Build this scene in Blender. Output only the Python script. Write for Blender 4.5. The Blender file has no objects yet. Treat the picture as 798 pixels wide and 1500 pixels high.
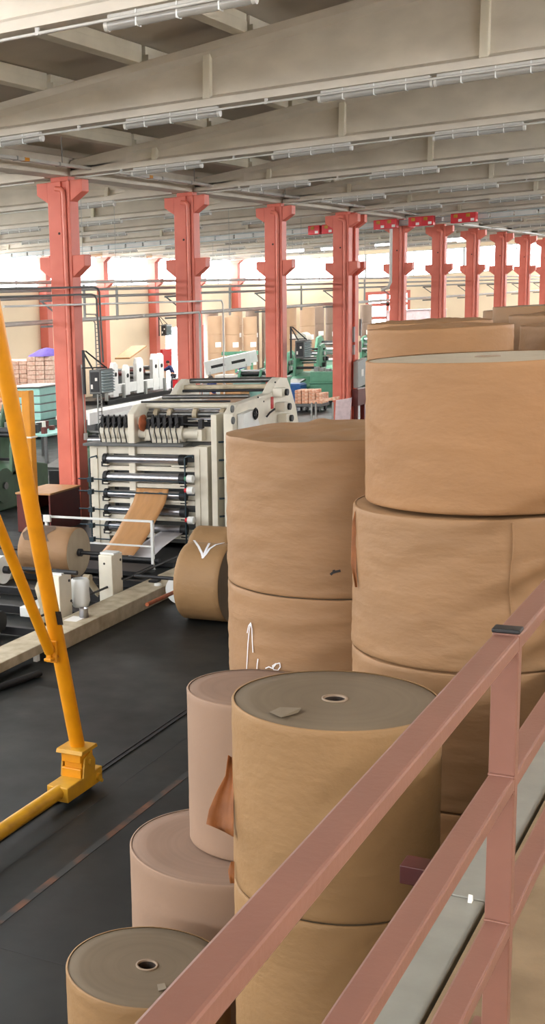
import bpy, math, random
from mathutils import Vector, noise, Matrix
random.seed(7)
C = bpy.context.scene.collection
# ------------------------------------------------------------------ camera maths (survey of the hall)
F, XP, YP, HC = 1835.4, -11.8, 832.8, 4.8
def _axes():
    yw, pt, rl = [math.radians(a) for a in (-56.39, 11.37, -3.02)]
    r = Vector((math.cos(yw), math.sin(yw), 0))
    f = Vector((-math.sin(yw)*math.cos(pt), math.cos(yw)*math.cos(pt), -math.sin(pt)))
    u = r.cross(f)
    return (math.cos(rl)*r + math.sin(rl)*u), (-math.sin(rl)*r + math.cos(rl)*u), f
AR, AU, AF = _axes()
CAM = Vector((0, 0, HC))
def ray(x, y): return (AF*F + AR*(x-XP) - AU*(y-YP)).normalized()
def onz(x, y, z): d = ray(x, y); return CAM + d*((z-HC)/d.z)
def onx(x, y, X): d = ray(x, y); return CAM + d*(X/d.x)
def ony(x, y, Y): d = ray(x, y); return CAM + d*(Y/d.y)
def proj(p):
    v = Vector(p)-CAM; w = v.dot(AF)
    if w <= 0.1: return None
    return XP+F*v.dot(AR)/w, YP-F*v.dot(AU)/w
def inview(p, m=30):
    q = proj(p)
    return q is not None and -m < q[0] < 798+m and -m < q[1] < 1500+m
def oncyl(px, py, X, Y, R):
    d = ray(px, py); a = d.x**2+d.y**2; b = -2*(d.x*X+d.y*Y); c = X*X+Y*Y-R*R
    disc = max(0, b*b-4*a*c)
    return CAM + d*((-b-math.sqrt(disc))/(2*a))

# ------------------------------------------------------------------ materials
def lin(c):
    return tuple(((v/255)/12.92 if v/255 <= .04045 else ((v/255+.055)/1.055)**2.4) for v in c)+(1,)
def mat(name, rgb, rough=.6, metal=0, var=0, vs=4, bump=0, bs=30, stretch=(1,1,1), spec=.5, var2=None, dist=.01, detail=4):
    m = bpy.data.materials.new(name); m.use_nodes = True
    n = m.node_tree.nodes; l = m.node_tree.links; b = n['Principled BSDF']
    col = lin(rgb)
    b.inputs['Base Color'].default_value = col; b.inputs['Roughness'].default_value = rough
    b.inputs['Metallic'].default_value = metal; b.inputs['Specular IOR Level'].default_value = spec
    if var or bump:
        tc = n.new('ShaderNodeTexCoord'); mp = n.new('ShaderNodeMapping'); mp.inputs['Scale'].default_value = stretch
        l.new(tc.outputs['Object'], mp.inputs[0])
    if var:
        t = n.new('ShaderNodeTexNoise'); t.inputs['Scale'].default_value = vs; t.inputs['Detail'].default_value = detail
        l.new(mp.outputs[0], t.inputs[0])
        r = n.new('ShaderNodeValToRGB'); r.color_ramp.elements[0].position = .3; r.color_ramp.elements[1].position = .7
        c2 = lin(var2) if var2 else tuple(v*(1-var) for v in col[:3])+(1,)
        c1 = col if var2 else tuple(min(1, v*(1+var*.6)) for v in col[:3])+(1,)
        r.color_ramp.elements[0].color = c2; r.color_ramp.elements[1].color = c1
        l.new(t.outputs[0], r.inputs[0]); l.new(r.outputs[0], b.inputs['Base Color'])
    if bump:
        t = n.new('ShaderNodeTexNoise'); t.inputs['Scale'].default_value = bs; t.inputs['Detail'].default_value = 5
        l.new(mp.outputs[0], t.inputs[0])
        bn = n.new('ShaderNodeBump'); bn.inputs['Strength'].default_value = bump; bn.inputs['Distance'].default_value = dist
        l.new(t.outputs[0], bn.inputs['Height']); l.new(bn.outputs[0], b.inputs['Normal'])
    return m
M = {}
M['kraft']   = mat('kraft_paper', (150,113,78), .62, var=.08, vs=1.6, bump=.4, bs=4.5, stretch=(1,1,2.2), spec=.25, dist=.03)
M['kraft_y'] = mat('kraft_paper_yellow', (145,113,77), .6, var=.07, vs=2, bump=.45, bs=9, stretch=(1,1,1.6), spec=.3, dist=.02)
M['kraft_p'] = mat('kraft_paper_pinkish', (147,121,102), .65, var=.05, vs=2, bump=.25, bs=14, spec=.25)
M['kraft_w'] = mat('kraft_wrap_creased', (145,112,80), .58, var=.09, vs=1.4, bump=.42, bs=3.2, stretch=(1,1,2.6), spec=.3, dist=.035)
M['torn']    = mat('torn_kraft_edge', (150,92,48), .6, var=.25, vs=9, bump=.4, bs=18)
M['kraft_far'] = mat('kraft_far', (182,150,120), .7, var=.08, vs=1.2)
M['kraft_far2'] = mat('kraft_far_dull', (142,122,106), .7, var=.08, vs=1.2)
M['redcol']  = mat('column_red_paint', (214,114,94), .5, var=.14, vs=1.6, bump=.12, bs=12, var2=(200,98,78))
M['pipe_red'] = mat('pipe_red_paint', (216,118,98), .42, var=.08, vs=4)
M['wallred'] = mat('pilaster_red_paint', (205,110,95), .6, var=.08, vs=1)
M['concrete'] = mat('beam_concrete', (212,204,190), .8, var=.12, vs=1.3, bump=.2, bs=22, stretch=(1,1,2))
M['concrete_l'] = mat('rib_concrete', (222,215,196), .8, var=.08, vs=2, bump=.2, bs=20)
M['deck']    = mat('roof_deck', (205,196,182), .85, var=.12, vs=.8)
M['wall']    = mat('wall_plaster', (233,214,184), .85, var=.05, vs=.4)
M['rail']    = mat('railing_paint', (130,90,77), .38, var=.07, vs=7, bump=.05, bs=60)
M['blackpl'] = mat('black_plastic', (28,28,30), .45, var=.1, vs=20)
M['steelred'] = mat('dark_red_steel', (64,16,14), .5, var=.15, vs=9)
M['ledge']   = mat('galvanised_ledge', (150,150,142), .5, metal=.35, var=.12, vs=6, bump=.06, bs=30)
M['slab']    = mat('platform_concrete', (134,112,84), .85, var=.3, vs=5, bump=.3, bs=25, var2=(112,92,66))
M['yellow']  = mat('gantry_yellow', (208,136,4), .42, var=.10, vs=5, bump=.06, bs=30)
M['yellow_d'] = mat('gantry_yellow_worn', (190,140,18), .5, var=.3, vs=5, var2=(162,118,22))
M['cream']   = mat('machine_cream', (222,216,200), .45, var=.08, vs=4)
M['cream_d'] = mat('machine_cream_dirty', (196,184,160), .6, var=.28, vs=5, var2=(160,146,120), bump=.1)
M['white']   = mat('white_enamel', (228,230,228), .4, var=.05, vs=5)
M['tray']    = mat('tray_white', (196,194,188), .45, var=.1, vs=3)
M['chrome']  = mat('chromed_roller', (190,190,196), .3, metal=1, var=.05, vs=5)
M['steel']   = mat('machine_steel', (120,120,118), .35, metal=.8, var=.15, vs=6)
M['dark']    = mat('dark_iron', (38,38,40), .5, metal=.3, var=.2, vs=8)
M['darkblue'] = mat('dark_blue_rod', (32,52,62), .4, metal=.3, var=.1, vs=8)
M['green']   = mat('machine_green', (84,140,112), .5, var=.14, vs=3)
M['green_d'] = mat('machine_green_dark', (62,92,66), .55, var=.2, vs=3)
M['teal']    = mat('teal_crate', (140,190,182), .5, var=.08, vs=4)
M['blue']    = mat('blue_plastic', (30,84,150), .45, var=.1, vs=6)
M['darkred'] = mat('dark_red_cabinet', (92,28,22), .45, var=.12, vs=6)
M['red']     = mat('red_enamel', (205,28,40), .4, var=.08, vs=8)
M['grey']    = mat('grey_enamel', (150,152,148), .5, var=.06, vs=5)
M['grey_d']  = mat('dark_grey_sheet', (92,94,94), .5, var=.1, vs=5)
M['louvre']  = mat('louvre_blue_grey', (150,164,166), .45, metal=.2, var=.06, vs=8)
M['skin']    = mat('skin', (196,146,118), .6, var=.05, vs=8)
M['hair']    = mat('dark_hair', (36,28,24), .7, var=.2, vs=30)
M['overall'] = mat('blue_workwear', (44,54,98), .85, var=.15, vs=12)
M['trousers'] = mat('grey_trousers', (92,94,104), .85, var=.12, vs=12)
M['purple']  = mat('purple_cloth', (120,100,190), .8, var=.1, vs=8)
M['chalk']   = mat('white_chalk', (225,225,228), .9, var=.08, vs=40)
M['label']   = mat('label_paper', (236,232,226), .7, var=.03, vs=10)
M['papergrey'] = mat('paper_scrap', (118,106,88), .7, var=.08, vs=15)
M['whiteweb'] = mat('white_paper_web', (206,204,208), .6, var=.05, vs=3)
M['web']     = mat('brown_paper_web', (182,134,86), .5, var=.1, vs=3, bump=.2, bs=4, stretch=(1,4,1))
M['pinkbundle'] = mat('paper_bag_bundles', (214,168,146), .75, var=.3, vs=9, var2=(236,216,200))
M['orangebundle'] = mat('orange_bundle', (206,128,90), .75, var=.3, vs=9, var2=(235,205,180))
M['wrapfilm'] = mat('cloudy_wrap_film', (206,186,188), .25, var=.15, vs=6, bump=.5, bs=7)
M['core']    = mat('core_cardboard', (140,120,100), .7, var=.1, vs=20)
M['hole']    = mat('core_inside', (50,38,30), .8, var=.1, vs=20)  # darkened to paint in the shade inside cores and anchor holes
M['patchbrown'] = mat('dirty_brown_patch', (98,78,62), .6, var=.25, vs=8)
M['rust']    = mat('rusty_orange', (160,84,48), .7, var=.3, vs=8)
# roll end: wound paper edge with faint rings
def ring_mat(name, rgb, amp=.06):
    m = mat(name, rgb, .75, spec=.2); n = m.node_tree.nodes; l = m.node_tree.links; b = n['Principled BSDF']
    tc = n.new('ShaderNodeTexCoord'); sp = n.new('ShaderNodeSeparateXYZ'); l.new(tc.outputs['Object'], sp.inputs[0])
    cb = n.new('ShaderNodeCombineXYZ'); l.new(sp.outputs[0], cb.inputs[0]); l.new(sp.outputs[1], cb.inputs[1])
    ln = n.new('ShaderNodeVectorMath'); ln.operation = 'LENGTH'; l.new(cb.outputs[0], ln.inputs[0])
    ns = n.new('ShaderNodeTexNoise'); ns.noise_dimensions = '1D'; ns.inputs['Scale'].default_value = 22; ns.inputs['Detail'].default_value = 3
    l.new(ln.outputs['Value'], ns.inputs['W'])
    n2 = n.new('ShaderNodeTexNoise'); n2.inputs['Scale'].default_value = 3; l.new(tc.outputs['Object'], n2.inputs[0])
    mx = n.new('ShaderNodeMix'); mx.data_type = 'FLOAT'; mx.inputs[0].default_value = .5
    l.new(ns.outputs[0], mx.inputs[2]); l.new(n2.outputs[0], mx.inputs[3])
    r = n.new('ShaderNodeValToRGB'); c = lin(rgb)
    r.color_ramp.elements[0].position = .3; r.color_ramp.elements[1].position = .7
    r.color_ramp.elements[0].color = tuple(v*(1-amp*2.2) for v in c[:3])+(1,); r.color_ramp.elements[1].color = tuple(v*(1+amp) for v in c[:3])+(1,)
    l.new(mx.outputs[0], r.inputs[0]); l.new(r.outputs[0], b.inputs['Base Color'])
    return m
M['end'] = ring_mat('roll_end_grey', (110,97,80))
M['end_p'] = ring_mat('roll_end_pinkish', (138,114,98))
M['end_l'] = ring_mat('roll_end_light', (170,158,138))
# floor: dark oily concrete
def floor_mat():
    m = mat('oily_dark_concrete', (58,60,60), .4, spec=.3); n = m.node_tree.nodes; l = m.node_tree.links; b = n['Principled BSDF']
    tc = n.new('ShaderNodeTexCoord')
    t = n.new('ShaderNodeTexNoise'); t.inputs['Scale'].default_value = .55; t.inputs['Detail'].default_value = 8; l.new(tc.outputs['Object'], t.inputs[0])
    r = n.new('ShaderNodeValToRGB'); r.color_ramp.elements[0].position = .3; r.color_ramp.elements[1].position = .72
    r.color_ramp.elements[0].color = lin((15,17,17)); r.color_ramp.elements[1].color = lin((34,37,36))
    l.new(t.outputs[0], r.inputs[0]); l.new(r.outputs[0], b.inputs['Base Color'])
    t2 = n.new('ShaderNodeTexNoise'); t2.inputs['Scale'].default_value = 2.4; t2.inputs['Detail'].default_value = 6; l.new(tc.outputs['Object'], t2.inputs[0])
    mr = n.new('ShaderNodeMapRange'); mr.inputs[3].default_value = .36; mr.inputs[4].default_value = .6
    l.new(t2.outputs[0], mr.inputs[0]); l.new(mr.outputs[0], b.inputs['Roughness'])
    bn = n.new('ShaderNodeBump'); bn.inputs['Strength'].default_value = .12; bn.inputs['Distance'].default_value = .02
    l.new(t2.outputs[0], bn.inputs['Height']); l.new(bn.outputs[0], b.inputs['Normal'])
    return m
M['floor'] = floor_mat()
def worn_line():
    m = mat('worn_orange_paint', (100,60,36), .6); n = m.node_tree.nodes; l = m.node_tree.links; b = n['Principled BSDF']
    tc = n.new('ShaderNodeTexCoord'); t = n.new('ShaderNodeTexNoise'); t.inputs['Scale'].default_value = 2.1; t.inputs['Detail'].default_value = 7
    l.new(tc.outputs['Object'], t.inputs[0])
    r = n.new('ShaderNodeValToRGB'); r.color_ramp.elements[0].position = .46; r.color_ramp.elements[1].position = .62
    r.color_ramp.elements[0].color = lin((34,36,35)); r.color_ramp.elements[1].color = lin((96,58,34))
    l.new(t.outputs[0], r.inputs[0]); l.new(r.outputs[0], b.inputs['Base Color']); return m
M['line'] = worn_line()
def glass_mat(name, tint=(.93,.96,.97), mixf=.08):
    m = bpy.data.materials.new(name); m.use_nodes = True; n = m.node_tree.nodes; l = m.node_tree.links
    n.remove(n['Principled BSDF']); o = n['Material Output']
    tr = n.new('ShaderNodeBsdfTransparent'); tr.inputs[0].default_value = tint+(1,)
    g = n.new('ShaderNodeBsdfGlossy'); g.inputs['Roughness'].default_value = .08
    mx = n.new('ShaderNodeMixShader'); mx.inputs[0].default_value = mixf
    l.new(tr.outputs[0], mx.inputs[1]); l.new(g.outputs[0], mx.inputs[2]); l.new(mx.outputs[0], o.inputs[0]); return m
M['glass'] = glass_mat('window_glass')
M['diffuser'] = glass_mat('lamp_clear_cover', (.82,.82,.80), .10)
_n = M['diffuser'].node_tree; _o = _n.nodes['Material Output']; _prev = _o.inputs[0].links[0].from_socket
_d = _n.nodes.new('ShaderNodeBsdfDiffuse'); _d.inputs[0].default_value = (.62,.60,.56,1); _mx = _n.nodes.new('ShaderNodeMixShader'); _mx.inputs[0].default_value = .38
_n.links.new(_prev, _mx.inputs[1]); _n.links.new(_d.outputs[0], _mx.inputs[2]); _n.links.new(_mx.outputs[0], _o.inputs[0])
def emis(name, rgb, s):
    m = bpy.data.materials.new(name); m.use_nodes = True; b = m.node_tree.nodes['Principled BSDF']
    b.inputs['Base Color'].default_value = (.8,.8,.8,1); b.inputs['Emission Color'].default_value = rgb+(1,); b.inputs['Emission Strength'].default_value = s; return m
M['lit'] = emis('lit_lamp', (.95,.93,1), 12)

# ------------------------------------------------------------------ mesh helpers
class MB:
    def __init__(s): s.v = []; s.f = []; s.sm = []
    def add(s, vs, fs, smooth=False):
        o = len(s.v); s.v += [Vector(v) for v in vs]; s.f += [tuple(i+o for i in f) for f in fs]; s.sm += [smooth]*len(fs); return s
    def box(s, x0, x1, y0, y1, z0, z1):
        return s.add([(x, y, z) for z in (z0, z1) for y in (y0, y1) for x in (x0, x1)],
              [(0,2,3,1),(4,5,7,6),(0,1,5,4),(2,6,7,3),(0,4,6,2),(1,3,7,5)])
    def bar(s, p, q, w, h, up=(0,0,1)):
        p, q = Vector(p), Vector(q); d = (q-p).normalized(); u = Vector(up)
        if abs(d.dot(u)) > .98: u = Vector((1,0,0))
        sd = d.cross(u).normalized(); u = sd.cross(d).normalized()
        vs = [a + sd*w/2*i + u*h/2*j for a in (p, q) for i, j in ((-1,-1),(1,-1),(1,1),(-1,1))]
        return s.add(vs, [(0,1,2,3),(7,6,5,4),(0,4,5,1),(1,5,6,2),(2,6,7,3),(3,7,4,0)])
    def cyl(s, p, q, r, n=16, r2=None, caps=True):
        p, q = Vector(p), Vector(q); r2 = r if r2 is None else r2; d = (q-p).normalized()
        u = Vector((0,0,1)) if abs(d.z) < .9 else Vector((1,0,0)); a = d.cross(u).normalized(); b = d.cross(a)
        vs = []
        for c, rr in ((p, r), (q, r2)):
            vs += [c + a*rr*math.cos(2*math.pi*i/n) + b*rr*math.sin(2*math.pi*i/n) for i in range(n)]
        s.add(vs, [(i, (i+1) % n, n+(i+1) % n, n+i) for i in range(n)], True)
        if caps:
            s.add(vs[:n], [tuple(range(n))[::-1]]); s.add(vs[n:], [tuple(range(n))])
        return s
    def tube(s, pts, r, n=8):
        pts = [Vector(p) for p in pts]; k = len(pts); vs = []
        prev = None
        for i, p in enumerate(pts):
            d = (pts[min(i+1, k-1)] - pts[max(i-1, 0)]).normalized()
            if prev is None:
                u = Vector((0,0,1)) if abs(d.z) < .9 else Vector((1,0,0)); a = d.cross(u).normalized()
            else: a = (prev - d*prev.dot(d)).normalized()
            b = d.cross(a); prev = a
            rr = r[i] if isinstance(r, (list, tuple)) else r
            vs += [p + a*rr*math.cos(2*math.pi*j/n) + b*rr*math.sin(2*math.pi*j/n) for j in range(n)]
        fs = [(i*n+j, i*n+(j+1) % n, (i+1)*n+(j+1) % n, (i+1)*n+j) for i in range(k-1) for j in range(n)]
        s.add(vs, fs, True); s.add(vs[:n], [tuple(range(n))[::-1]]); s.add(vs[-n:], [tuple(range(n))]); return s
    def prism(s, pts, axis, a, b):
        """pts = 2D outline; extruded along axis from a to b."""
        def mk(p, t): return {'x': (t, p[0], p[1]), 'y': (p[0], t, p[1]), 'z': (p[0], p[1], t)}[axis]
        n = len(pts); vs = [mk(p, a) for p in pts] + [mk(p, b) for p in pts]
        return s.add(vs, [tuple(range(n))[::-1], tuple(range(n, 2*n))] + [(i, (i+1) % n, n+(i+1) % n, n+i) for i in range(n)])
    def lathe(s, prof, n=48, c=(0,0,0), disp=None):
        c = Vector(c); k = len(prof); vs = []
        for j, (r, z) in enumerate(prof):
            for i in range(n):
                t = 2*math.pi*i/n; rr = r; zz = z
                if disp: rr, zz = disp(t, r, z)
                vs.append(c + Vector((rr*math.cos(t), rr*math.sin(t), zz)))
        fs = [(j*n+i, j*n+(i+1) % n, (j+1)*n+(i+1) % n, (j+1)*n+i) for j in range(k-1) for i in range(n)]
        return s.add(vs, fs, True)
    def strip(s, pts, w, nrm):
        """flat ribbon through pts, nrm(p) gives the surface normal there."""
        pts = [Vector(p) for p in pts]; vs = []
        for i, p in enumerate(pts):
            d = (pts[min(i+1, len(pts)-1)] - pts[max(i-1, 0)]).normalized(); sd = d.cross(nrm(p)).normalized()
            vs += [p+sd*w/2, p-sd*w/2]
        return s.add(vs, [(2*i, 2*i+1, 2*i+3, 2*i+2) for i in range(len(pts)-1)])
    def build(s, name, m, parent=None, bevel=0, solid=0, local=False):
        me = bpy.data.meshes.new(name)
        off = Vector((0,0,0))
        if parent is not None and not local:
            q = parent
            while q is not None: off = off + q.location; q = q.parent
        base = Vector((0,0,0))
        if parent is None and s.v:
            xs = [v.x for v in s.v]; ys = [v.y for v in s.v]; zs = [v.z for v in s.v]
            base = Vector(((min(xs)+max(xs))/2, (min(ys)+max(ys))/2, min(zs)))
        me.from_pydata([tuple(v-off-base) for v in s.v], [], s.f)
        me.polygons.foreach_set('use_smooth', s.sm)
        me.materials.append(m if not isinstance(m, str) else M[m]); me.update()
        o = bpy.data.objects.new(name, me); o.location = base; C.objects.link(o)
        if parent is not None: o.parent = parent
        if bevel:
            b = o.modifiers.new('bevel', 'BEVEL'); b.width = bevel; b.segments = 2; b.limit_method = 'ANGLE'; b.angle_limit = math.radians(40)
        if solid:
            b = o.modifiers.new('solid', 'SOLIDIFY'); b.thickness = solid; b.offset = 0
        return o
def tag(o, label=None, cat=None, group=None, kind=None):
    if label: o['label'] = label
    if cat: o['category'] = cat
    if group: o['group'] = group
    if kind: o['kind'] = kind
    return o
def thing(name, label, cat, loc, group=None):
    o = bpy.data.objects.new(name, None); o.empty_display_size = .2; C.objects.link(o); o.location = loc
    return tag(o, label, cat, group)
def copy_tree(o, loc=None, label=None, group=None, parent=None):
    c = o.copy(); C.objects.link(c)
    if parent is not None: c.parent = parent
    if loc is not None: c.location = loc
    if label: c['label'] = label
    if group: c['group'] = group
    for ch in list(o.children): copy_tree(ch, parent=c)
    return c
def struct(o): o['kind'] = 'structure'; return o
ORD = ['first','second','third','fourth','fifth','sixth','seventh','eighth','ninth','tenth','eleventh','twelfth','thirteenth','fourteenth','fifteenth','sixteenth']

# ------------------------------------------------------------------ setting
XB, XE, YR, YL, YC = -14., 93., -6.2, 34.9, 14.56      # back wall, end wall, right wall, left wall, column row
mb = MB(); mb.box(XB-.3, XE+.3, YR-.3, YL+.3, -.3, 0); struct(mb.build('floor', 'floor'))
# painted line, floor rail and slab joints
mb = MB(); mb.box(4, 60, 5.23, 5.30, 0, .003); struct(mb.build('trim_1', 'line'))
mb = MB(); mb.box(3, 24, 6.10, 6.115, 0, .012); mb.box(3, 24, 6.115, 6.16, 0, .004); mb.box(3, 24, 6.16, 6.175, 0, .012); struct(mb.build('trim_2', 'dark'))
mb = MB()
for x in (7.4, 31, 55): mb.box(x, x+.008, YR, YL, 0, .001)
mb.box(XB, XE, 5.75, 5.757, 0, .001); mb.box(XB, XE, 20.5, 20.515, 0, .002)
struct(mb.build('trim_3', 'dark'))
def zt(Y):      # top of the roof beams, double pitched over each bay
    c = 4.1 if Y < YC else 25.0
    return 9.1 - .1*abs(Y-c)
# ceiling deck
mb = MB()
def deck(x0, x1, a, b):
    e = .001; za, zb = zt(a+e)+.32, zt(b-e)+.32
    mb.add([(x, y, z) for x in (x0, x1) for y, z in ((a, za), (b, zb), (b, zb+.12), (a, za+.12))],
           [(0,1,2,3),(7,6,5,4),(0,4,5,1),(1,5,6,2),(2,6,7,3),(3,7,4,0)])
ADDED_SKY = [(9.9, 12.3), (19.0, 21.2), (28.6, 30.8)]  # roof openings invented to light the rolls and rails, kept out of view
def skyx(a): return [q for q in SKX if q[1] < a/.69]
SKX = [(-7.3, -1.7), (-.6, 5.0), (6.1, 11.9), (12.9, 18.5), (19.6, 25.1), (26.2, 31.8), (32.9, 38.5), (39.6, 45.1), (53.4, 58.8), (59.8, 65.2), (66.3, 71.8)]
for a, b in ((YR-.3, 4.1), (4.1, 9.9), (12.3, YC), (YC, 19.0), (21.2, 25.0), (25.0, 28.6), (30.8, YL+.3)): deck(XB-.3, XE+.3, a, b)
for a, b in ADDED_SKY:
    x = XB-.3
    for x0, x1 in skyx(a): deck(x, x0, a, b); x = x1
    deck(x, XE+.3, a, b)
struct(mb.build('ceiling', 'deck'))
# walls with an open band; right and back openings are unseen, shaped for light
def wall_y(name, y0, y1, holes, band, ztop):
    mb = MB(); x = XB
    segs = []
    for (a, b, z0, z1) in holes:
        segs.append((x, a, None)); segs.append((a, b, (z0, z1))); x = b
    segs.append((x, XE, None))
    for a, b, h in segs:
        if h is None: mb.box(a, b, y0, y1, 0, band[0])
        else:
            if h[0] > 0: mb.box(a, b, y0, y1, 0, h[0])
            mb.box(a, b, y0, y1, h[1], band[0])
    mb.box(XB, XE, y0, y1, band[1], ztop)
    return struct(mb.build(name, 'wall'))
def wall_x(name, x0, x1, holes, band, ztop):
    mb = MB(); y = YR; segs = []
    for (a, b, z0, z1) in holes:
        segs.append((y, a, None)); segs.append((a, b, (z0, z1))); y = b
    segs.append((y, YL, None))
    for a, b, h in segs:
        if h is None: mb.box(x0, x1, a, b, 0, band[0])
        else:
            if h[0] > 0: mb.box(x0, x1, a, b, 0, h[0])
            mb.box(x0, x1, a, b, h[1], band[0])
    mb.box(x0, x1, YR, YL, band[1], ztop)
    return struct(mb.build(name, 'wall'))
wall_y('wall_left', YL, YL+.3, [(73.8, 77.2, 0, 3.5)], (6.15, 7.85), 8.6)
wall_y('wall_right', YR-.3, YR, [(50, 90, 5.5, 6.9)], (6.7, 7.7), 8.6)  # unseen wall, its openings sized for the light they admit
wall_x('wall_far', XE, XE+.3, [(24.8, 28.0, 2.3, 5.1)], (6.05, 7.8), 9.5)
wall_x('wall_back', XB-.3, XB, [], (6.3, 8.0), 9.5)  # unseen wall, high band opened to brighten the beam faces
nwin = [0]
def window(axis, pos, a, b, z0, z1, nm=3, nz=1, frame='grey', fw=.06):
    nwin[0] += 1; mb = MB()
    P = (lambda u0, u1, v0, v1: mb.box(u0, u1, pos, pos+.08, v0, v1)) if axis == 'y' else (lambda u0, u1, v0, v1: mb.box(pos, pos+.08, u0, u1, v0, v1))
    P(a, b, z0, z0+fw); P(a, b, z1-fw, z1); P(a, a+fw, z0+fw, z1-fw); P(b-fw, b, z0+fw, z1-fw)
    for i in range(1, nm): t = a+(b-a)*i/nm; P(t-fw/2, t+fw/2, z0+fw, z1-fw)
    for i in range(1, nz): t = z0+(z1-z0)*i/nz; P(a+fw, b-fw, t-fw/2, t+fw/2)
    o = struct(mb.build('window_%d' % nwin[0], frame))
    g = MB()
    if axis == 'y': g.box(a+fw, b-fw, pos+.03, pos+.045, z0+fw, z1-fw)
    else: g.box(pos+.03, pos+.045, a+fw, b-fw, z0+fw, z1-fw)
    g.build('pane', 'glass', o)
# columns' bays along X (front face of each column)
COLX = [25.4, 32.1, 38.75, 45.4, 46.2, 52.6, 59.1, 65.6, 72.1, 78.6, 85.1]
PIL = [12.2, 18.85, 25.5, 32.1, 38.7, 45.3, 51.9, 58.6, 65.1, 71.7, 78.2, 84.9]
edges = PIL+[XE]
for a, b in zip(edges[2:-1], edges[3:]): window('y', YL+.1, a, b, 6.15, 7.85, 3)
for k in range(6): window('x', XE+.1, YR+k*6.85, YR+(k+1)*6.85, 6.05, 7.8, 4)
window('x', XE+.02, 24.8, 28.0, 2.3, 5.1, 2, 3, 'wallred', .22)
# white sliding door standing open in the left wall, at the daylight opening
mb = MB(); mb.box(77.3, 80.4, YL-.12, YL-.04, 0, 3.5); d = struct(mb.build('door_1', 'wallred'))
mb = MB(); mb.box(77.5, 77.6, YL-.17, YL-.12, 1.0, 1.4); mb.build('door_handle', 'steel', d)
# added rooflights, out of view over both bays, to let light in
for a, b in ADDED_SKY:
    for x0, x1 in skyx(a):
        nwin[0] += 1; mb = MB(); z = zt((a+b)/2)+.36
        za, zb = zt(a+.001)+.36, zt(b-.001)+.36
        for k in range(5):
            xx = x0+(x1-x0)*k/4; mb.bar((xx, a, za), (xx, b, zb), .05, .05)
        o = struct(mb.build('window_%d' % nwin[0], 'grey'))
        g = MB(); g.add([(x0, a, za+.02), (x1, a, za+.02), (x1, b, zb+.02), (x0, b, zb+.02)], [(0,1,2,3)]); g.build('pane', 'glass', o)
# red pilasters on the left wall
for i, x in enumerate(PIL[4:]):
    t = thing('wall_pilaster', 'pale red concrete pilaster against the left wall, %s from the left' % ORD[i], 'pillar', (x, YL-.3, 0), 'pilasters of the left wall')
    mb = MB(); mb.box(x-.25, x+.25, YL-.5, YL-.01, 0, 7.5); mb.build('shaft', 'wallred', t, .02)
    mb = MB(); mb.prism([(YL-.5, 6.0), (YL-.85, 6.25), (YL-.85, 6.5), (YL-.5, 6.5)], 'x', x-.2, x+.2); mb.build('corbel', 'wallred', t)
    mb = MB(); mb.prism([(YL-.01, 7.5), (YL-.5, 7.5), (YL-.8, 7.75), (YL-.01, 7.75)], 'x', x-.25, x+.25); mb.build('cap', 'wallred', t)

# ------------------------------------------------------------------ columns
def column(x, label):
    y0, y1 = 14.28, 14.85; ym = (y0+y1)/2; g = 'red columns of the middle row'
    t = thing('concrete_column', label, 'column', (x+.2, ym, 0), g)
    mb = MB()
    def sh(a, b, z0, z1): mb.box(x, x+.40, a, b, z0, z1)
    # shaft with a shallow groove for the downpipe on its front
    gy0, gy1, gd = 14.36, 14.50, .05
    mb.prism([(x, y1), (x+.40, y1), (x+.40, y0), (x, y0), (x, gy0), (x+gd, gy0), (x+gd, gy1), (x, gy1)], 'z', 0, 7.68)
    # corbels, upper and lower, both sides
    mb.build('shaft', 'redcol', t, .015)
    for (zb, zv, ztp, dx) in ((7.22, 7.42, 7.68, .33), (5.56, 5.80, 6.05, .33)):
        for s in (1, -1):
            ya, yb = (y1, 15.14) if s > 0 else (y0, 13.97)
            m2 = MB(); m2.prism([(ya, zb), (yb, zv), (yb, ztp), (ya, ztp)], 'x', x+.02, x+.02+dx); m2.build('corbel', 'redcol', t, .015)
    m3 = MB(); m3.box(x+.04, x+.36, 14.33, 14.78, 7.68, 7.775); m3.build('bearing_block', 'redcol', t, .01)
    p = MB(); py = 14.43
    p.tube([(x+.0, py, .3), (x+.0, py, 7.35), (x-.005, py+.01, 7.45), (x-.01, py+.06, 7.5), (x-.01, py+.2, 7.53)], .055, 12)
    for z in (.9, 2.6, 4.4, 5.3, 6.9): p.cyl((x, py, z), (x, py, z+.04), .065, 12)
    p.build('downpipe', 'pipe_red', t)
    h = MB(); h.cyl((x-.004, 14.58, 6.55), (x+.01, 14.58, 6.55), .03, 10); h.build('anchor_hole', 'hole', t)
    return t
cl = ['nearest and widest looking red concrete column, behind the yellow gantry leg',
      'second red concrete column from the left, behind the cream machine',
      'third red concrete column from the left, between stacked far rolls',
      'red concrete column in front of the twin pair, fourth from the left',
      'rear red concrete column of the twin pair, with grey panel at its foot',
      'sixth red concrete column, with a white pipe running up its front',
      'seventh red concrete column, just right of the piped one',
      'eighth red concrete column, above the far roll tops',
      'ninth red concrete column, third from the right edge',
      'tenth red concrete column, last but one towards the right edge',
      'farthest red concrete column at the right edge of the view']
COLS = [column(x, l) for x, l in zip(COLX, cl)]

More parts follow.
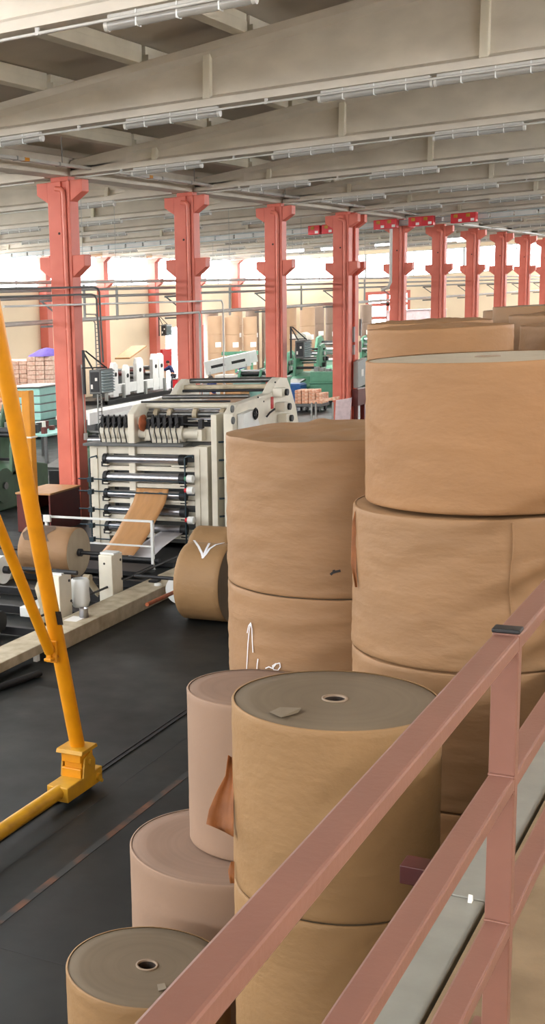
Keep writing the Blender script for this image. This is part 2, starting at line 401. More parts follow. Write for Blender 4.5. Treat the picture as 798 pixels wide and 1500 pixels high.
# ------------------------------------------------------------------ beams
def beam(xf, side, label):
    """precast double pitched I beam, xf = near face of the bottom flange."""
    xc = xf+.2
    if side == 'near': ya, yb, mid, e0, e1 = YR+.02, 14.24, 4.1, 12.35, -4.2
    else: ya, yb, mid, e0, e1 = 14.9, YL-.02, 25.0, 33.2, 16.8
    t = thing('roof_beam', label, 'beam', (xc, mid, 7.78), 'precast roof beams')
    lo, hi = min(e0, e1), max(e0, e1)
    def sec(y, ww):
        z = zt(y); return [(xc-.2, 7.78), (xc+.2, 7.78), (xc+.2, 7.89), (xc+ww, 7.95), (xc+ww, z-.22), (xc+.19, z-.12), (xc+.19, z), (xc-.19, z), (xc-.19, z-.12), (xc-ww, z-.22), (xc-ww, 7.95), (xc-.2, 7.89)]
    st = [(ya, .2), (lo-.5, .2), (lo, .07), (mid, .07), (hi, .07), (hi+.5, .2), (yb, .2)]
    if side == 'near': pass
    vs = []; fs = []
    for y, w in st: vs += [(p[0], y, p[1]) for p in sec(y, w)]
    n = 12
    for i in range(len(st)-1): fs += [(i*n+j, i*n+(j+1) % n, (i+1)*n+(j+1) % n, (i+1)*n+j) for j in range(n)]
    fs += [tuple(range(n)), tuple(range(len(vs)-n, len(vs)))[::-1]]
    mb = MB(); mb.add(vs, fs); mb.build('girder', 'concrete', t, .012)
    for k in (-2, -1, 0, 1, 2):
        y = mid+k*4.05
        if lo < y < hi:
            for s in (-1, 1):
                m2 = MB(); m2.prism([(xc+s*.06, 7.90), (xc+s*.19, 7.90), (xc+s*.15, zt(y)-.14), (xc+s*.06, zt(y)-.14)], 'y', y-.06, y+.06)
                if s < 0: m2.build('stiffener', 'concrete_l', t, .01)
    return t
BX = [12.2, 18.85]+COLX
for i, x in enumerate(BX):
    beam(x, 'near', 'grey concrete roof beam over the near bay, %s from the camera' % ORD[i])
for i, x in enumerate(BX[1:]):
    beam(x, 'far', 'grey concrete roof beam over the far bay beyond the columns, %s from the left' % ORD[i])
# gutter beams that run from column to column
gx = [12.2, 18.85]+COLX[:4]+COLX[5:]+[92.5]
gx = [6]+gx
for i, (a, b) in enumerate(zip(gx[:-1], gx[1:])):
    a2, b2 = a+.22, b+.18
    mb = MB(); mb.prism([(14.33, 7.775), (14.78, 7.775), (14.86, 8.16), (14.72, 8.16), (14.68, 7.9), (14.43, 7.9), (14.39, 8.16), (14.25, 8.16)], 'x', a2+.01, b2-.01)
    tag(mb.build('gutter_beam', 'concrete', bevel=.01), 'long grey concrete gutter beam on the column row, %s span from the left' % ORD[i], 'beam', 'gutter beams on the column row')
# purlins: run along X on top of the beams, those the view can see
pu = {}
def purlin(xa, xb, y):
    mb = MB(); z = zt(y)
    mb.box(xa, xb, y-.10, y+.10, z+.001, z+.17); mb.box(xa, xb+.1, y-.05, y+.05, z+.17, z+.30)
    return mb.build('roof_purlin', 'concrete_l', bevel=.008)
rows = [12.85, 11.1, 9.35, 7.6, 5.85, 4.1, 2.35, .6]
npur = 0
for bi, (xa, xb) in enumerate(zip(BX[:-1], BX[1:])):
    if xb-xa < 2: continue
    for ri, y in enumerate(rows):
        if any(inview((x, y, zt(y)), 60) for x in (xa+.4, (xa+xb)/2, xb)) and bi < 6:
            o = purlin(xa+.32, xb+.1, y)
            tag(o, 'pale concrete purlin, %s from the column row, past the %s near bay beam' % (ORD[ri], ORD[bi]), 'purlin', 'roof purlins'); npur += 1
rows2 = [16.2, 17.95, 19.7, 21.45, 23.2, 24.95, 26.7, 28.45, 30.2, 31.95, 33.7]
for bi, (xa, xb) in enumerate(zip(BX[1:-1], BX[2:])):
    if xb-xa < 2 or bi > 4: continue
    for ri, y in enumerate(rows2):
        if inview(((xa+xb)/2, y, zt(y)), 60):
            o = purlin(xa+.32, xb+.1, y)
            tag(o, 'pale concrete purlin, %s beyond the column row, past the %s far bay beam' % (ORD[ri], ORD[bi]), 'purlin', 'roof purlins')
# white conduits and lamps under the beams
def lamp_proto(loc, label, group):
    x, y, z = loc; t = thing('tube_lamp', label, 'lamp', loc, group)
    mb = MB(); mb.box(x-.045, x+.045, y-.78, y+.78, z+.05, z+.10); mb.build('housing', 'tray', t, .008)
    mb = MB(); mb.cyl((x, y-.78, z), (x, y+.78, z), .055, 14, caps=False); mb.build('cover', 'diffuser', t)
    mb = MB(); mb.cyl((x, y-.76, z), (x, y+.76, z), .013, 8); mb.build('tube', 'grey', t)
    for s in (-1, 1):
        mb = MB(); mb.cyl((x, y+s*.78, z), (x, y+s*.82, z), .062, 14); mb.build('end_cap', 'tray', t)
    for s in (-.45, 0, .45):
        mb = MB(); mb.box(x-.058, x+.058, y+s-.007, y+s+.007, z-.057, z+.101); mb.build('clip', 'white', t)
    return t
lp = None; LY = [11.95, 8.78, 5.6, 3.95]
for i, x in enumerate(BX):
    if x > 80 or i in (6,): continue
    mb = MB(); mb.cyl((x+.05, 13.9, 7.72), (x+.05, 1.0, 7.72), .018, 8)
    for y in (13, 10.4, 7.2, 2.2): mb.box(x+.03, x+.07, y-.02, y+.02, 7.7, 7.779)
    tag(mb.build('lamp_conduit', 'tray'), 'thin white conduit under the %s near roof beam' % ORD[i], 'conduit', 'white conduits under the beams')
    for j, y in enumerate(LY):
        if j == 3 and i != 1: continue
        loc = (x+.12, y, 7.679)
        if not (inview((loc[0], y+.8, 7.66), 5) or inview((loc[0], y-.8, 7.66), 5)): continue
        lab = 'unlit clear tube lamp under the %s near roof beam, %s from the column row' % (ORD[i], ORD[j])
        if lp is None: lp = lamp_proto(loc, lab, 'tube lamps under the roof beams')
        else: copy_tree(lp, loc, lab)
for i, x in enumerate(BX[1:]):
    if x > 80 or i == 5: continue
    mb = MB(); mb.cyl((x+.05, 15.2, 7.72), (x+.05, 34, 7.72), .018, 8)
    tag(mb.build('lamp_conduit', 'tray'), 'thin white conduit under the %s far bay roof beam' % ORD[i], 'conduit', 'white conduits under the beams')
    for j, y in enumerate([17.5, 20.7, 23.9, 27.1, 30.3, 33.0]):
        loc = (x+.12, y, 7.679)
        if not (inview((loc[0], y+.8, 7.66), 0) and inview((loc[0], y-.8, 7.66), 0)): continue
        copy_tree(lp, loc, 'unlit clear tube lamp under the %s far bay roof beam, %s beyond the columns' % (ORD[i], ORD[j]))
# lit high bay lamps hanging in the far bay, and added fill lights
def bay_light(p, e=250):
    l = bpy.data.lights.new('lamp_light', 'AREA'); l.shape = 'RECTANGLE'; l.size = .2; l.size_y = 1.2; l.energy = e; l.color = (1, .97, .93)
    o = bpy.data.objects.new('lamp_light', l); o.location = (p[0], p[1], p[2]-.08); C.objects.link(o)
for hx in (36, 50, 64, 78):
    for hy in (19, 25, 31): bay_light((hx, hy, 7.6))  # grid of area lights without fixtures, added to brighten the far bay
for i, (px, py, y) in enumerate(((487, 364, 22), (565, 358, 21), (664, 350, 18.5), (428, 368, 23.5), (312, 384, 27), (790, 343, 15.6))):
    p = ony(px, py, y)
    t = thing('high_bay_lamp', 'glowing white %s lamp hanging under the far roof, %s from the left' % ('oval', ['third','fourth','fifth','second','first','last'][i]), 'lamp', p, 'lit lamps of the far bay')
    mb = MB(); mb.box(p.x-.12, p.x+.12, p.y-.62, p.y+.62, p.z+.05, p.z+.12); mb.build('reflector', 'white', t, .02)
    mb = MB(); mb.cyl((p.x, p.y-.6, p.z), (p.x, p.y+.6, p.z), .06, 12); mb.build('tube', M['lit'], t)
    bay_light(p)
    mb = MB(); mb.cyl((p.x, p.y, p.z+.12), (p.x, p.y, 7.79 if abs(min(abs(p.x-b-.2) for b in BX)) < .2 else zt(p.y)+.3), .01, 6); mb.build('hanger', 'grey', t)

# cable tray along the column row, with brackets
t = thing('cable_tray', 'white cable tray running the length of the column row under the ceiling', 'cable tray', (20, 13.75, 7.84))
mb = MB(); mb.box(10, 60, 13.70, 13.80, 7.84, 7.85); mb.box(10, 60, 13.70, 13.706, 7.85, 7.90); mb.box(10, 60, 13.794, 13.80, 7.85, 7.90)
mb.box(60, 88, 13.70, 13.80, 7.70, 7.76); mb.build('channel', 'tray', t)
for x in [BX[0]+.2]+[c+.2 for c in BX[1:6]]:
    for dx in (-3.3, -1.6, 1.7):
        mb = MB(); mb.box(x+dx, x+dx+.04, 13.69, 13.81, 7.83, 7.91); mb.build('bracket', 'grey', t)
for x in (24.2, 27.2, 31.0, 37.6):
    mb = MB(); mb.cyl((x, 13.75, 7.9), (x, 13.75, zt(13.75)+.32), .012, 6); mb.build('hanger', 'grey', t)
for x in (22.6, 28.3):
    mb = MB(); mb.box(x, x+.18, 13.695, 13.805, 7.836, 7.905); mb.build('yellow_sticker', 'yellow', t)
# busbar trunking crossing both bays, with red tap-off boxes
t = thing('busbar_trunking', 'grey and white busbar trunking crossing under the roof beside the far columns', 'busbar', (52.7, 15, 7.5))
mb = MB(); y = 6.0
while y < 33: mb.box(52.62, 52.78, y, y+.78, 7.50, 7.66); y += .86
mb.build('trunking', 'tray', t)
mb = MB(); mb.box(52.6, 52.8, 6, 33, 7.66, 7.69); mb.box(52.6, 52.8, 6, 33, 7.47, 7.50)
mb.build('casing_rail', 'louvre', t)
for i, (a, b) in enumerate(((463, 10), (483, 8), (559, 7), (575, 10), (610, 10), (628, 8), (672, 13), (690, 16))):
    p = onx(a, 337-(a-463)*.085, 52.55)
    q = thing('tap_off_box', 'small red box clipped on the busbar, %s from the left' % ORD[i], 'electrical box', (52.4, p.y, 7.36), 'red tap-off boxes on the busbar')
    mb = MB(); mb.box(52.25, 52.59, p.y-.24, p.y+.24, 7.38, 7.74); mb.build('casing', 'red', q, .02)
    mb = MB(); mb.box(52.23, 52.25, p.y-.02, p.y+.12, 7.58, 7.70); mb.build('switch_plate', 'yellow_d', q)
    mb = MB(); mb.box(52.24, 52.25, p.y-.18, p.y-.05, 7.42, 7.52); mb.build('sticker', 'label', q)
for o in list(C.objects):
    if o.name.startswith(('busbar_trunking', 'tap_off_box')): o.location.x -= .75; o.location.y *= .986
# pipes along the far side of the column row
pipes = [(5.50, .04, 'tray'), (5.32, .035, 'grey'), (5.15, .035, 'grey'), (4.6, .055, 'tray')]
for i, (z, r, m) in enumerate(pipes):
    mb = MB(); mb.cyl((14, 15.12+.02*i, z), (90, 15.12+.02*i, z), r, 10)
    tag(mb.build('wall_pipe', m), 'long %s pipe along the back of the columns, %s from the top' % (['pale','grey','grey','thick white'][i], ORD[i]), 'pipe', 'pipes behind the column row')
for i, x in enumerate(COLX):
    if i == 4: continue
    mb = MB(); mb.bar((x+.15, 14.86, 5.08), (x+.15, 15.25, 5.08), .05, .05); mb.bar((x+.15, 14.86, 4.8), (x+.15, 15.2, 5.06), .04, .03)
    mb.bar((x+.15, 14.86, 4.5), (x+.15, 15.25, 4.5), .05, .05)
    mb.build('pipe_bracket', 'grey_d', COLS[i])
# two grey pipes in front of column one bending down to the heater
for i, (z, xe, rr) in enumerate(((5.33, 25.98, .022), (5.17, 25.84, .022))):
    mb = MB(); mb.tube([(15, 13.92, z), (xe-.25, 13.92, z), (xe-.08, 13.92, z-.03), (xe, 13.92, z-.12), (xe, 13.92, z-.4), (xe, 13.88, 3.62)], rr, 10)
    tag(mb.build('gas_pipe', 'grey_d'), 'thin dark grey pipe bending down beside the nearest column to the heater, %s one' % ['upper','lower'][i], 'pipe')
# pipes of columns two and three
mb = MB(); mb.tube([(22, 14.0, 4.98), (32.5, 13.9, 4.9), (33.0, 13.9, 4.9), (33.1, 13.9, 4.8), (33.1, 13.9, 1.2)], .022, 8)
tag(mb.build('air_pipe', 'white'), 'white air pipe crossing the second column and dropping beside it', 'pipe')
mb = MB(); mb.tube([(28, 13.8, 4.62), (31.0, 13.8, 4.62), (31.25, 13.8, 4.62), (31.3, 13.8, 4.55), (31.3, 13.8, 1.6)], .03, 8)
tag(mb.build('air_pipe', 'tray'), 'white drop pipe in front of the second column', 'pipe')
# wires / drop rods
for i, (px, z0) in enumerate(((170, 4.5), (336, 4.4), (441, 4.4), (534, 4.6), (122, 4.6))):
    p = ony(px, 400, 17.5)
    mb = MB(); mb.cyl((p.x, p.y, z0+.9), (p.x, p.y, zt(17.5)+.3), .008, 6); mb.box(p.x-.03, p.x+.03, p.y-.03, p.y+.03, z0, z0+.95)
    tag(mb.build('drop_rod', 'grey'), 'thin grey rod hanging from the roof beyond the columns, %s from the left' % ['second','third','fourth','fifth','first'][i], 'rod', 'hanging rods')
# air pipe in front of col 5 (white)
mb = MB(); mb.tube([(52.35, 14.75, 7.4), (52.35, 14.75, 5.3), (52.3, 14.85, 5.1), (52.3, 15.1, 5.02)], .06, 10)
tag(mb.build('white_riser', 'tray'), 'white riser pipe on the front of the sixth column', 'pipe')

# ------------------------------------------------------------------ unit heaters
def heater(x, y, z, label, s=1):
    t = thing('unit_heater', label, 'heater', (x, y, z), None)
    mb = MB(); mb.box(x, x+.62*s, y-.30*s, y, z, z+.55*s); mb.build('casing', 'grey_d', t, .02)
    for k in range(8):
        m2 = MB(); zz = z+.03+k*.064*s
        m2.prism([(y-.30*s, zz), (y-.36*s, zz+.01), (y-.36*s, zz+.02), (y-.30*s, zz+.055*s)], 'x', x+.03, x+.59*s); m2.build('louvre', 'louvre', t)
    mb = MB(); mb.box(x-.012, x, y-.26*s, y-.04*s, z+.05*s, z+.5*s); mb.build('front_panel', 'dark', t, .008)
    mb = MB(); mb.box(x-.015, x-.001, y-.22*s, y-.16*s, z+.3*s, z+.37*s); mb.box(x-.015, x-.001, y-.1*s, y-.05*s, z+.12*s, z+.22*s); mb.build('sticker', 'label', t)
    mb = MB(); mb.bar((x+.1, y+.12, z+.98*s), (x+.5, y-.2, z+.56*s), .03, .03); mb.bar((x+.02, y+.15, z+.98*s), (x+.02, y-.1, z+.56*s), .03, .03)
    mb.bar((x+.05, y+.15, z), (x+.05, y+.15, z+1.0*s), .05, .05); mb.bar((x+.0, y+.17, z+.6), (x+.5, y-.2, z+.58*s), .03, .03); mb.build('wall_bracket', 'dark', t)
    return t
heater(25.45, 13.98, 2.93, 'grey unit heater with louvred side on a bracket at the nearest column')
p = onx(432, 525, 38.9); heater(38.9, p.y, p.z, 'dark unit heater bracketed to the third column', 1.0)
p = ony(236, 492, 33.8); heater(p.x, p.y, p.z, 'small dark heater on the far left wall between pilasters', 1.2)
# conduit with pull switch on column 1
t = thing('pull_switch', 'pale conduit with a white switch hanging on the nearest column', 'switch', (25.68, 14.2, 1.9))
mb = MB(); mb.cyl((25.66, 14.25, 2.0), (25.6, 14.25, 3.6), .014, 8); mb.build('conduit', 'tray', t)
mb = MB(); mb.box(25.60, 25.72, 14.21, 14.27, 1.86, 2.02); mb.build('switch_body', 'white', t, .015)
# ladder tray by column 1
t = thing('cable_ladder', 'galvanised cable ladder turning down behind the nearest column', 'cable ladder', (28, 15.0, 2.6))
p0, p1 = ony(125, 466, 15.4), ony(142, 474, 15.4); p2 = Vector((p1.x, 15.4, 1.9))
for s in (-.1, .1):
    mb = MB(); mb.tube([(p0.x, 15.4, 4.68+s*.5), (p1.x-.15+s, 15.4, 4.66+s*.5), (p1.x+s, 15.4, 4.5), (p1.x+s, 15.4, 1.9)], .02, 6); mb.build('side_rail', 'grey', t)
for k in range(26):
    mb = MB(); mb.box(p1.x-.1, p1.x+.1, 15.385, 15.415, 1.95+k*.1, 1.97+k*.1); mb.build('rung', 'grey_d', t)

# ------------------------------------------------------------------ paper rolls
def roll(x, y, z0, R, h, label, group=None, m='kraft', end='end', top='end', seed=0, wr=.004, n=96, bottom=True, core=None, fine=True, name='paper_roll'):
    t = thing(name, label, 'paper roll', (x, y, z0), group)
    nz = 34 if fine else 6; r0 = .018 if fine else .01
    def nf(ang, z, k=1.0):
        c = Vector((math.cos(ang)*R*1.3, math.sin(ang)*R*1.3, z*4.5+seed*7.3))
        return noise.noise(c*k)
    def disp(ang, r, z):
        if r < R-.03: return r, z
        d = wr*(nf(ang, z, 2.2)*1.2+nf(ang, z, 5)*.6)
        zz = z
        if top == 'wrap' and z > h-.02: zz = z+.012*nf(ang, 0, 2.5)
        elif z > h-.02 and wr > .003: zz = z+.004*nf(ang, 0, 3)
        return r+d, zz
    prof = [(R-r0*1.2, .0), (R-r0*.3, .006), (R, r0)]
    prof += [(R, r0+(h-2*r0)*k/nz) for k in range(1, nz)]
    prof += [(R, h-r0*.5), (R-.004, h-.002), (R-.012, h-.002)]
    mb = MB(); mb.lathe(prof, n, (x, y, z0), disp)
    mb.build('wrapper', m, t)
    cr = core or R*.105
    if top == 'wrap':
        mb = MB(); rings = 14; pr = []
        for k in range(rings+1):
            pr.append((R*(1-k/rings)*.995+.001, h))
        def dw(ang, r, z):
            q = r/R
            f = noise.noise(Vector((math.cos(ang)*r*2.0, math.sin(ang)*r*5.5, seed)))
            g = noise.noise(Vector((math.cos(ang)*r*6, math.sin(ang)*r*6, seed+4)))
            base = .012*nf(ang, 0, 2.5)
            return r, z-.003+base*q**8+(.030*f+.012*g)*min(1, (1-q)*6)+.02*(1-q)**.5
        mb.lathe(pr, n, (x, y, z0), dw); mb.build('folded_top_wrap', m, t)
    else:
        mb = MB(); mb.lathe([(R-.010, h-.012), (R-.014, h-.006), (R*.8, h-.006), (R*.5, h-.004), (cr+.008, h-.004)], n, (x, y, z0))
        e = mb.build('end_face', end, t)
        mb = MB(); mb.lathe([(cr+.009, h-.003), (cr+.008, h+.002), (cr-.004, h+.002), (cr-.005, h-.008)], 32, (x, y, z0)); mb.build('core_tube', 'core', t)
        mb = MB(); mb.lathe([(cr-.005, h-.007), (cr-.006, h-.3), (.001, h-.3)], 32, (x, y, z0)); mb.build('core_inside', 'hole', t)
    mb = MB(); mb.lathe([(.001, .004), (R-.02, .002)], n, (x, y, z0)); mb.build('bottom_end', end, t)
    return t
Xf, Yf = 5.832, 1.893
roll(Xf, Yf, 1.914, .5, .958, 'yellowish kraft paper roll with exposed grey top, nearest to the railing', m='kraft_y', seed=1, wr=.002, core=.055)
roll(Xf, Yf, .957, .5, .955, 'kraft roll directly under the grey topped roll nearest the railing', m='kraft_y', seed=2, wr=.002)
roll(Xf, Yf, 0, .5, .955, 'bottom kraft roll of the stack nearest the railing, almost hidden', m='kraft_y', seed=3, wr=.002)
roll(5.82, 2.96, 0, .46, 1.17, 'short roll with dark grey top and core hole at the lower left', m='kraft_y', end='end', seed=4, wr=.001, core=.055)
roll(7.173, 3.047, 0, .626, 1.35, 'wide pinkish paper roll standing on the dark floor under a narrower one', m='kraft_p', end='end_p', seed=5, wr=.001)
roll(7.33, 2.915, 1.352, .418, 1.033, 'narrow pinkish roll standing on the wide pinkish roll', m='kraft_p', end='end_p', seed=6, wr=.001)
# middle stack with creased wrap
def tangent(px, py, R, d):
    a = ray(px, py); t = math.atan2(a.y, a.x)-math.asin(R/d); return d*math.cos(t), d*math.sin(t)
XM, YM = tangent(332, 740, .735, 9.0)
hm = [0, .95, 1.9, 2.87, 3.91]
ml = ['bottom roll of the creased stack between machine and big rolls, hidden low', 'second roll from the floor in the creased middle stack',
      'creased kraft roll with white chalk writing in the middle stack', 'creased kraft roll with crumpled wrapped top and black mark, top of the middle stack']
for i in range(4):
    o = roll(XM, YM, hm[i], .735, hm[i+1]-hm[i]-.002, ml[i], m='kraft_w', top='wrap' if i == 3 else 'end', seed=10+i, wr=.007, n=128)
    if i == 2: midlow = o
    if i == 3: midtop = o
# right big stack
XR, YRr = 7.423, 1.552
XR2, YR2 = XR-.02, YRr+.065
hr = [0, .97, 1.98, 2.785, 3.63]
rl_ = ['bottom roll of the big right hand stack', 'second roll from the floor in the big right hand stack', 'third roll from the floor in the big right hand stack, behind the railing', 'creased kraft roll with torn left edge under the smooth top roll']
for i in range(4):
    o = roll(XR2 if i > 0 else XR, YR2, hr[i], .65, hr[i+1]-hr[i]-.003, rl_[i], m='kraft_w' if i > 1 else 'kraft', top='end', end='kraft_w', seed=20+i, wr=.006 if i > 1 else .003, n=128)
    if i == 3: rtorn = o
roll(XR, YRr, 3.645, .65, .797, 'smooth big kraft roll with grey end, topmost of the right hand stack', m='kraft', end='end_l', seed=31, wr=.004, n=128, core=.06)
# stacks behind
back = [(12.40, 3.03, .65, 4.49), (13.69, 1.90, .65, 4.44), (14.35, 3.62, .65, 4.50), (15.7, 2.4, .65, 4.50), (16.2, 4.1, .65, 4.47),
        (17.85, 3.02, .65, 4.58), (18.3, 4.45, .6, 4.42), (20.0, 3.6, .65, 4.5), (19.6, 2.0, .65, 4.5)]
bl = ['wide kraft roll behind the smooth top roll', 'right hand roll behind the smooth roll', 'roll of the third row back, left side', 'roll of the third row back, right side', 'roll of the fourth row back, left', 'raised kraft roll above the other far tops', 'roll at the far left of the block', 'farthest roll of the stacked block', 'roll at the far right of the block']
k = 0
for (x, y, R, zt_), lb in zip(back, bl):
    hs = zt_/5
    for j in range(5):
        if j < 3 and k > 1: continue
        lab = lb if j == 4 else '%s roll from the floor under the %s' % (['first','second','third','fourth'][j], lb)
        roll(x, y, j*hs, R, hs-.003, lab[:110], m='kraft' if k % 2 == 0 else 'kraft_w', top='wrap' if j == 4 and k != 5 else 'end', end='end_l', seed=40+k*5+j, wr=.005, n=96, fine=(j == 4))
    if k > 1:   # lower rolls of the hidden stacks
        for j in range(3):
            roll(x, y, j*hs, R, hs-.003, ('%s roll from the floor under the %s' % (ORD[j], lb))[:110], m='kraft_w', seed=90+k*5+j, wr=.002, n=48, fine=False)
    k += 1
# torn wrapper flaps
def sheet(name, pts, m, parent, thick=.002, label=None):
    mb = MB(); n = len(pts[0]); vs = [p for row in pts for p in row]
    fs = [(r*n+c, r*n+c+1, (r+1)*n+c+1, (r+1)*n+c) for r in range(len(pts)-1) for c in range(n-1)]
    mb.add(vs, fs, True); o = mb.build(name, m, parent, solid=thick)
    if label: o['label'] = label
    return o
Ftop = [o for o in C.objects if o.get('label', '').startswith('yellowish kraft paper roll')][0]
def flapgrid(poly_l, poly_r, dist, bulge, nc=5):
    rows = []
    for (a, b) in zip(poly_l, poly_r):
        row = []
        for c in range(nc):
            s = c/(nc-1); px = a[0]+(b[0]-a[0])*s; py = a[1]+(b[1]-a[1])*s
            d = dist+bulge*math.sin(s*3.1)*.5+.01*noise.noise(Vector((px*.08, py*.08, 1)))
            row.append(CAM+ray(px, py)*d)
        rows.append(row)
    return rows
dF = (oncyl(342, 1150, Xf, Yf, .5)-CAM).length
sheet('torn_wrap_flap', flapgrid([(334,1106),(330,1136),(318,1158),(306,1186),(302,1207),(322,1215)], [(341,1110),(342,1140),(342,1165),(342,1190),(342,1212),(342,1226)], dF+.02, .08), 'torn', Ftop, label='torn orange brown paper flap')
sheet('torn_wrap_flap', flapgrid([(338,1262),(334,1276),(337,1294)], [(343,1262),(343,1276),(343,1294)], dF+.13, .02, 3), 'torn', Ftop, label='small torn orange edge')
dR = (oncyl(521, 780, XR2, YR2, .65)-CAM).length
sheet('torn_wrap_edge', flapgrid([(521,745),(516,765),(514.5,800),(514,825),(520,860)], [(524,745),(523,765),(522,800),(521.5,825),(523,860)], dR+.0, .03, 3), 'torn', rtorn, label='rust coloured torn edge')
# overlapping wrap edge on the torn roll
def lapstrip(name, px, y0, y1, X, Y, R, m, parent, w=.01):
    pts = []
    for k in range(9):
        yy = y0+(y1-y0)*k/8; p = oncyl(px+2*math.sin(k*.9)-(k*.35), yy, X, Y, R+.006); pts.append(p)
    mb = MB(); mb.strip(pts, w, lambda p: Vector((p.x-X, p.y-Y, 0)).normalized()); return mb.build(name, m, parent, solid=.004)
lapstrip('wrap_lap_edge', 751, 766, 905, XR2, YR2, .655, 'kraft_w', rtorn)
# chalk marks
def chalk(parent, X, Y, R, strokes, w=.012, m='chalk', name='chalk_mark'):
    mb = MB()
    for st in strokes:
        pts = []
        for (a, b) in zip(st[:-1], st[1:]):
            for k in range(4):
                s = k/4; pts.append(oncyl(a[0]+(b[0]-a[0])*s, a[1]+(b[1]-a[1])*s, X, Y, R+.009))
        pts.append(oncyl(st[-1][0], st[-1][1], X, Y, R+.009))
        mb.strip(pts, w, lambda p: Vector((p.x-X, p.y-Y, 0)).normalized())
    return mb.build(name, m, parent)
Z = lambda l: [(320+a/3.325, 780+b/3.325) for a, b in l]
chalk(midlow, XM, YM, .735, [Z([(135,690),(138,640),(143,540),(150,470),(157,440),(162,470),(164,530),(167,585)]), Z([(157,440),(146,455),(139,490)]),
      Z([(192,615),(188,640),(185,690)]), Z([(135,690),(190,680)]), Z([(228,662),(245,654),(262,662),(280,640),(298,636),(300,655),(288,672),(268,668),(262,650),(280,638)])], .008)
chalk(midtop, XM, YM, .735, [Z([(545,206),(556,196),(572,191),(594,186)]), Z([(556,190),(568,186)])], .016, 'blackpl', 'black_mark')
# scraps of paper on the tops
def scrap(label, pts, z, m='papergrey', parent=None, lift=.006):
    mb = MB(); vs = [onz(px, py, z+lift+.004*((i*7) % 3)) for i, (px, py) in enumerate(pts)]
    mb.add(vs, [tuple(range(len(vs)))]); o = mb.build('paper_scrap', m, solid=.002)
    return tag(o, label, 'paper scrap')
scrap('torn grey paper scrap lying on the grey roll top nearest the railing', [(395,1043),(410,1036),(441,1037),(436,1044),(412,1051)], 2.868)
scrap('small paper scrap on the lower left roll top beside the railing', [(230,1442),(241,1440),(244,1448),(232,1452)], 1.166, 'papergrey')

# ------------------------------------------------------------------ walkway and railing
mb = MB(); mb.box(-11, 16, -2.2, .745, 2.6, 2.95); tag(mb.build('walkway_slab', 'slab'), 'raised concrete walkway the viewer stands on, behind the pink railing', 'walkway')
for i, (a, b) in enumerate(((-9, -2.45), (-2.44, .85), (.86, 3.83), (3.84, 5.42), (5.43, 9.0), (9.01, 14.9))):
    mb = MB(); mb.prism([(.765, 2.62), (.90, 2.62), (.90, 2.93), (.765, 2.93)], 'x', a, b)
    o = mb.build('ledge_plate', 'ledge', bevel=.004)
    tag(o, 'grey galvanised ledge plate along the walkway edge, %s one from behind the camera' % ORD[i], 'ledge', 'ledge plates')
    mb = MB(); mb.prism([(b-.03, 2.931), (b-.01, 2.931), (b-.014, 2.95), (b-.02, 2.955)], 'y', .80, .812); mb.build('fixing_lug', 'label', o)
# steel outrigger under the ledge and its neighbours
for i, x in enumerate((-1.8, 1.2, 4.2, 10.2)):
    mb = MB(); mb.box(x, x+.10, -2.0, 1.13, 2.745, 2.83) if False else mb.box(x, x+.10, .905, 1.13, 2.755, 2.825)
    o = mb.build('steel_outrigger', 'steelred', bevel=.004)
    tag(o, 'dark red steel beam end sticking out under the walkway ledge, %s along' % ORD[i], 'steel beam', 'walkway outriggers')
# supports
for i, x in enumerate((-8, -3, 2, 7, 12, 15.5)):
    mb = MB(); mb.box(x, x+.2, -.3, -.1, 0, 2.6); mb.box(x, x+.2, -1.9, -1.7, 0, 2.6)
    tag(mb.build('walkway_post', 'steelred'), 'steel post carrying the walkway, %s along' % ORD[i], 'post', 'walkway posts')
t = thing('railing', 'dusty pink painted steel railing with three rails running along the walkway', 'railing', (3.04, .58, 2.95))
for z, yy in ((4.0, .58), (3.65, .58), (3.268, .58)):
    mb = MB(); mb.box(-8, 14.5, .55, .61, z-.04, z); o = mb.build('top_rail' if z == 4 else 'middle_rail', 'rail', t, .006)
for x in (-6.0, -2.98, .03, 3.045, 6.06, 9.07, 12.1):
    mb = MB(); mb.box(x, x+.04, .5495, .6105, 2.95, 3.962 if False else 4.004); p = mb.build('post', 'rail', t, .004)
    mb = MB(); mb.box(x-.03, x+.07, .52, .64, 2.951, 2.958); mb.build('base_plate', 'rail', p)
    mb = MB(); mb.box(x-.002, x+.045, .548, .612, 4.004, 4.014); mb.build('end_cap', 'blackpl', p, .003)
    for z in (3.61, 3.65, 3.228, 3.268):
        m2 = MB(); m2.cyl((x-.004, .55, z), (x-.004, .61, z), .004, 6); m2.build('weld_bead', 'rail', p)

# ------------------------------------------------------------------ yellow gantry
YG = 6.05
t = thing('gantry_hoist', 'tall yellow tubular gantry leg with brace and wheeled foot beam on the floor rail', 'gantry', (10.4, YG, 0))
mb = MB(); mb.cyl((10.495, YG, .50), (8.98, YG, 6.2), .076, 24); p = mb.build('leg', 'yellow', t)
mb = MB(); zq = 1.93; xq = 10.495-(zq-.5)*.2658; mb.prism([(xq-.03, zq-.07), (xq+.055, zq-.09), (xq+.02, zq+.05), (xq-.065, zq+.07)], 'y', YG-.084, YG-.07); mb.build('data_plate', 'dark', p)
mb = MB(); mb.cyl((6.105, YG, .50), (7.62, YG, 6.2), .076, 24); mb.build('leg', 'yellow', t)
mb = MB(); mb.cyl((10.03, YG, 1.60), (8.39, YG, 4.45), .052, 20); mb.build('brace', 'yellow', t)
mb = MB(); mb.cyl((6.57, YG, 1.60), (8.21, YG, 4.45), .052, 20); mb.build('brace', 'yellow', t)
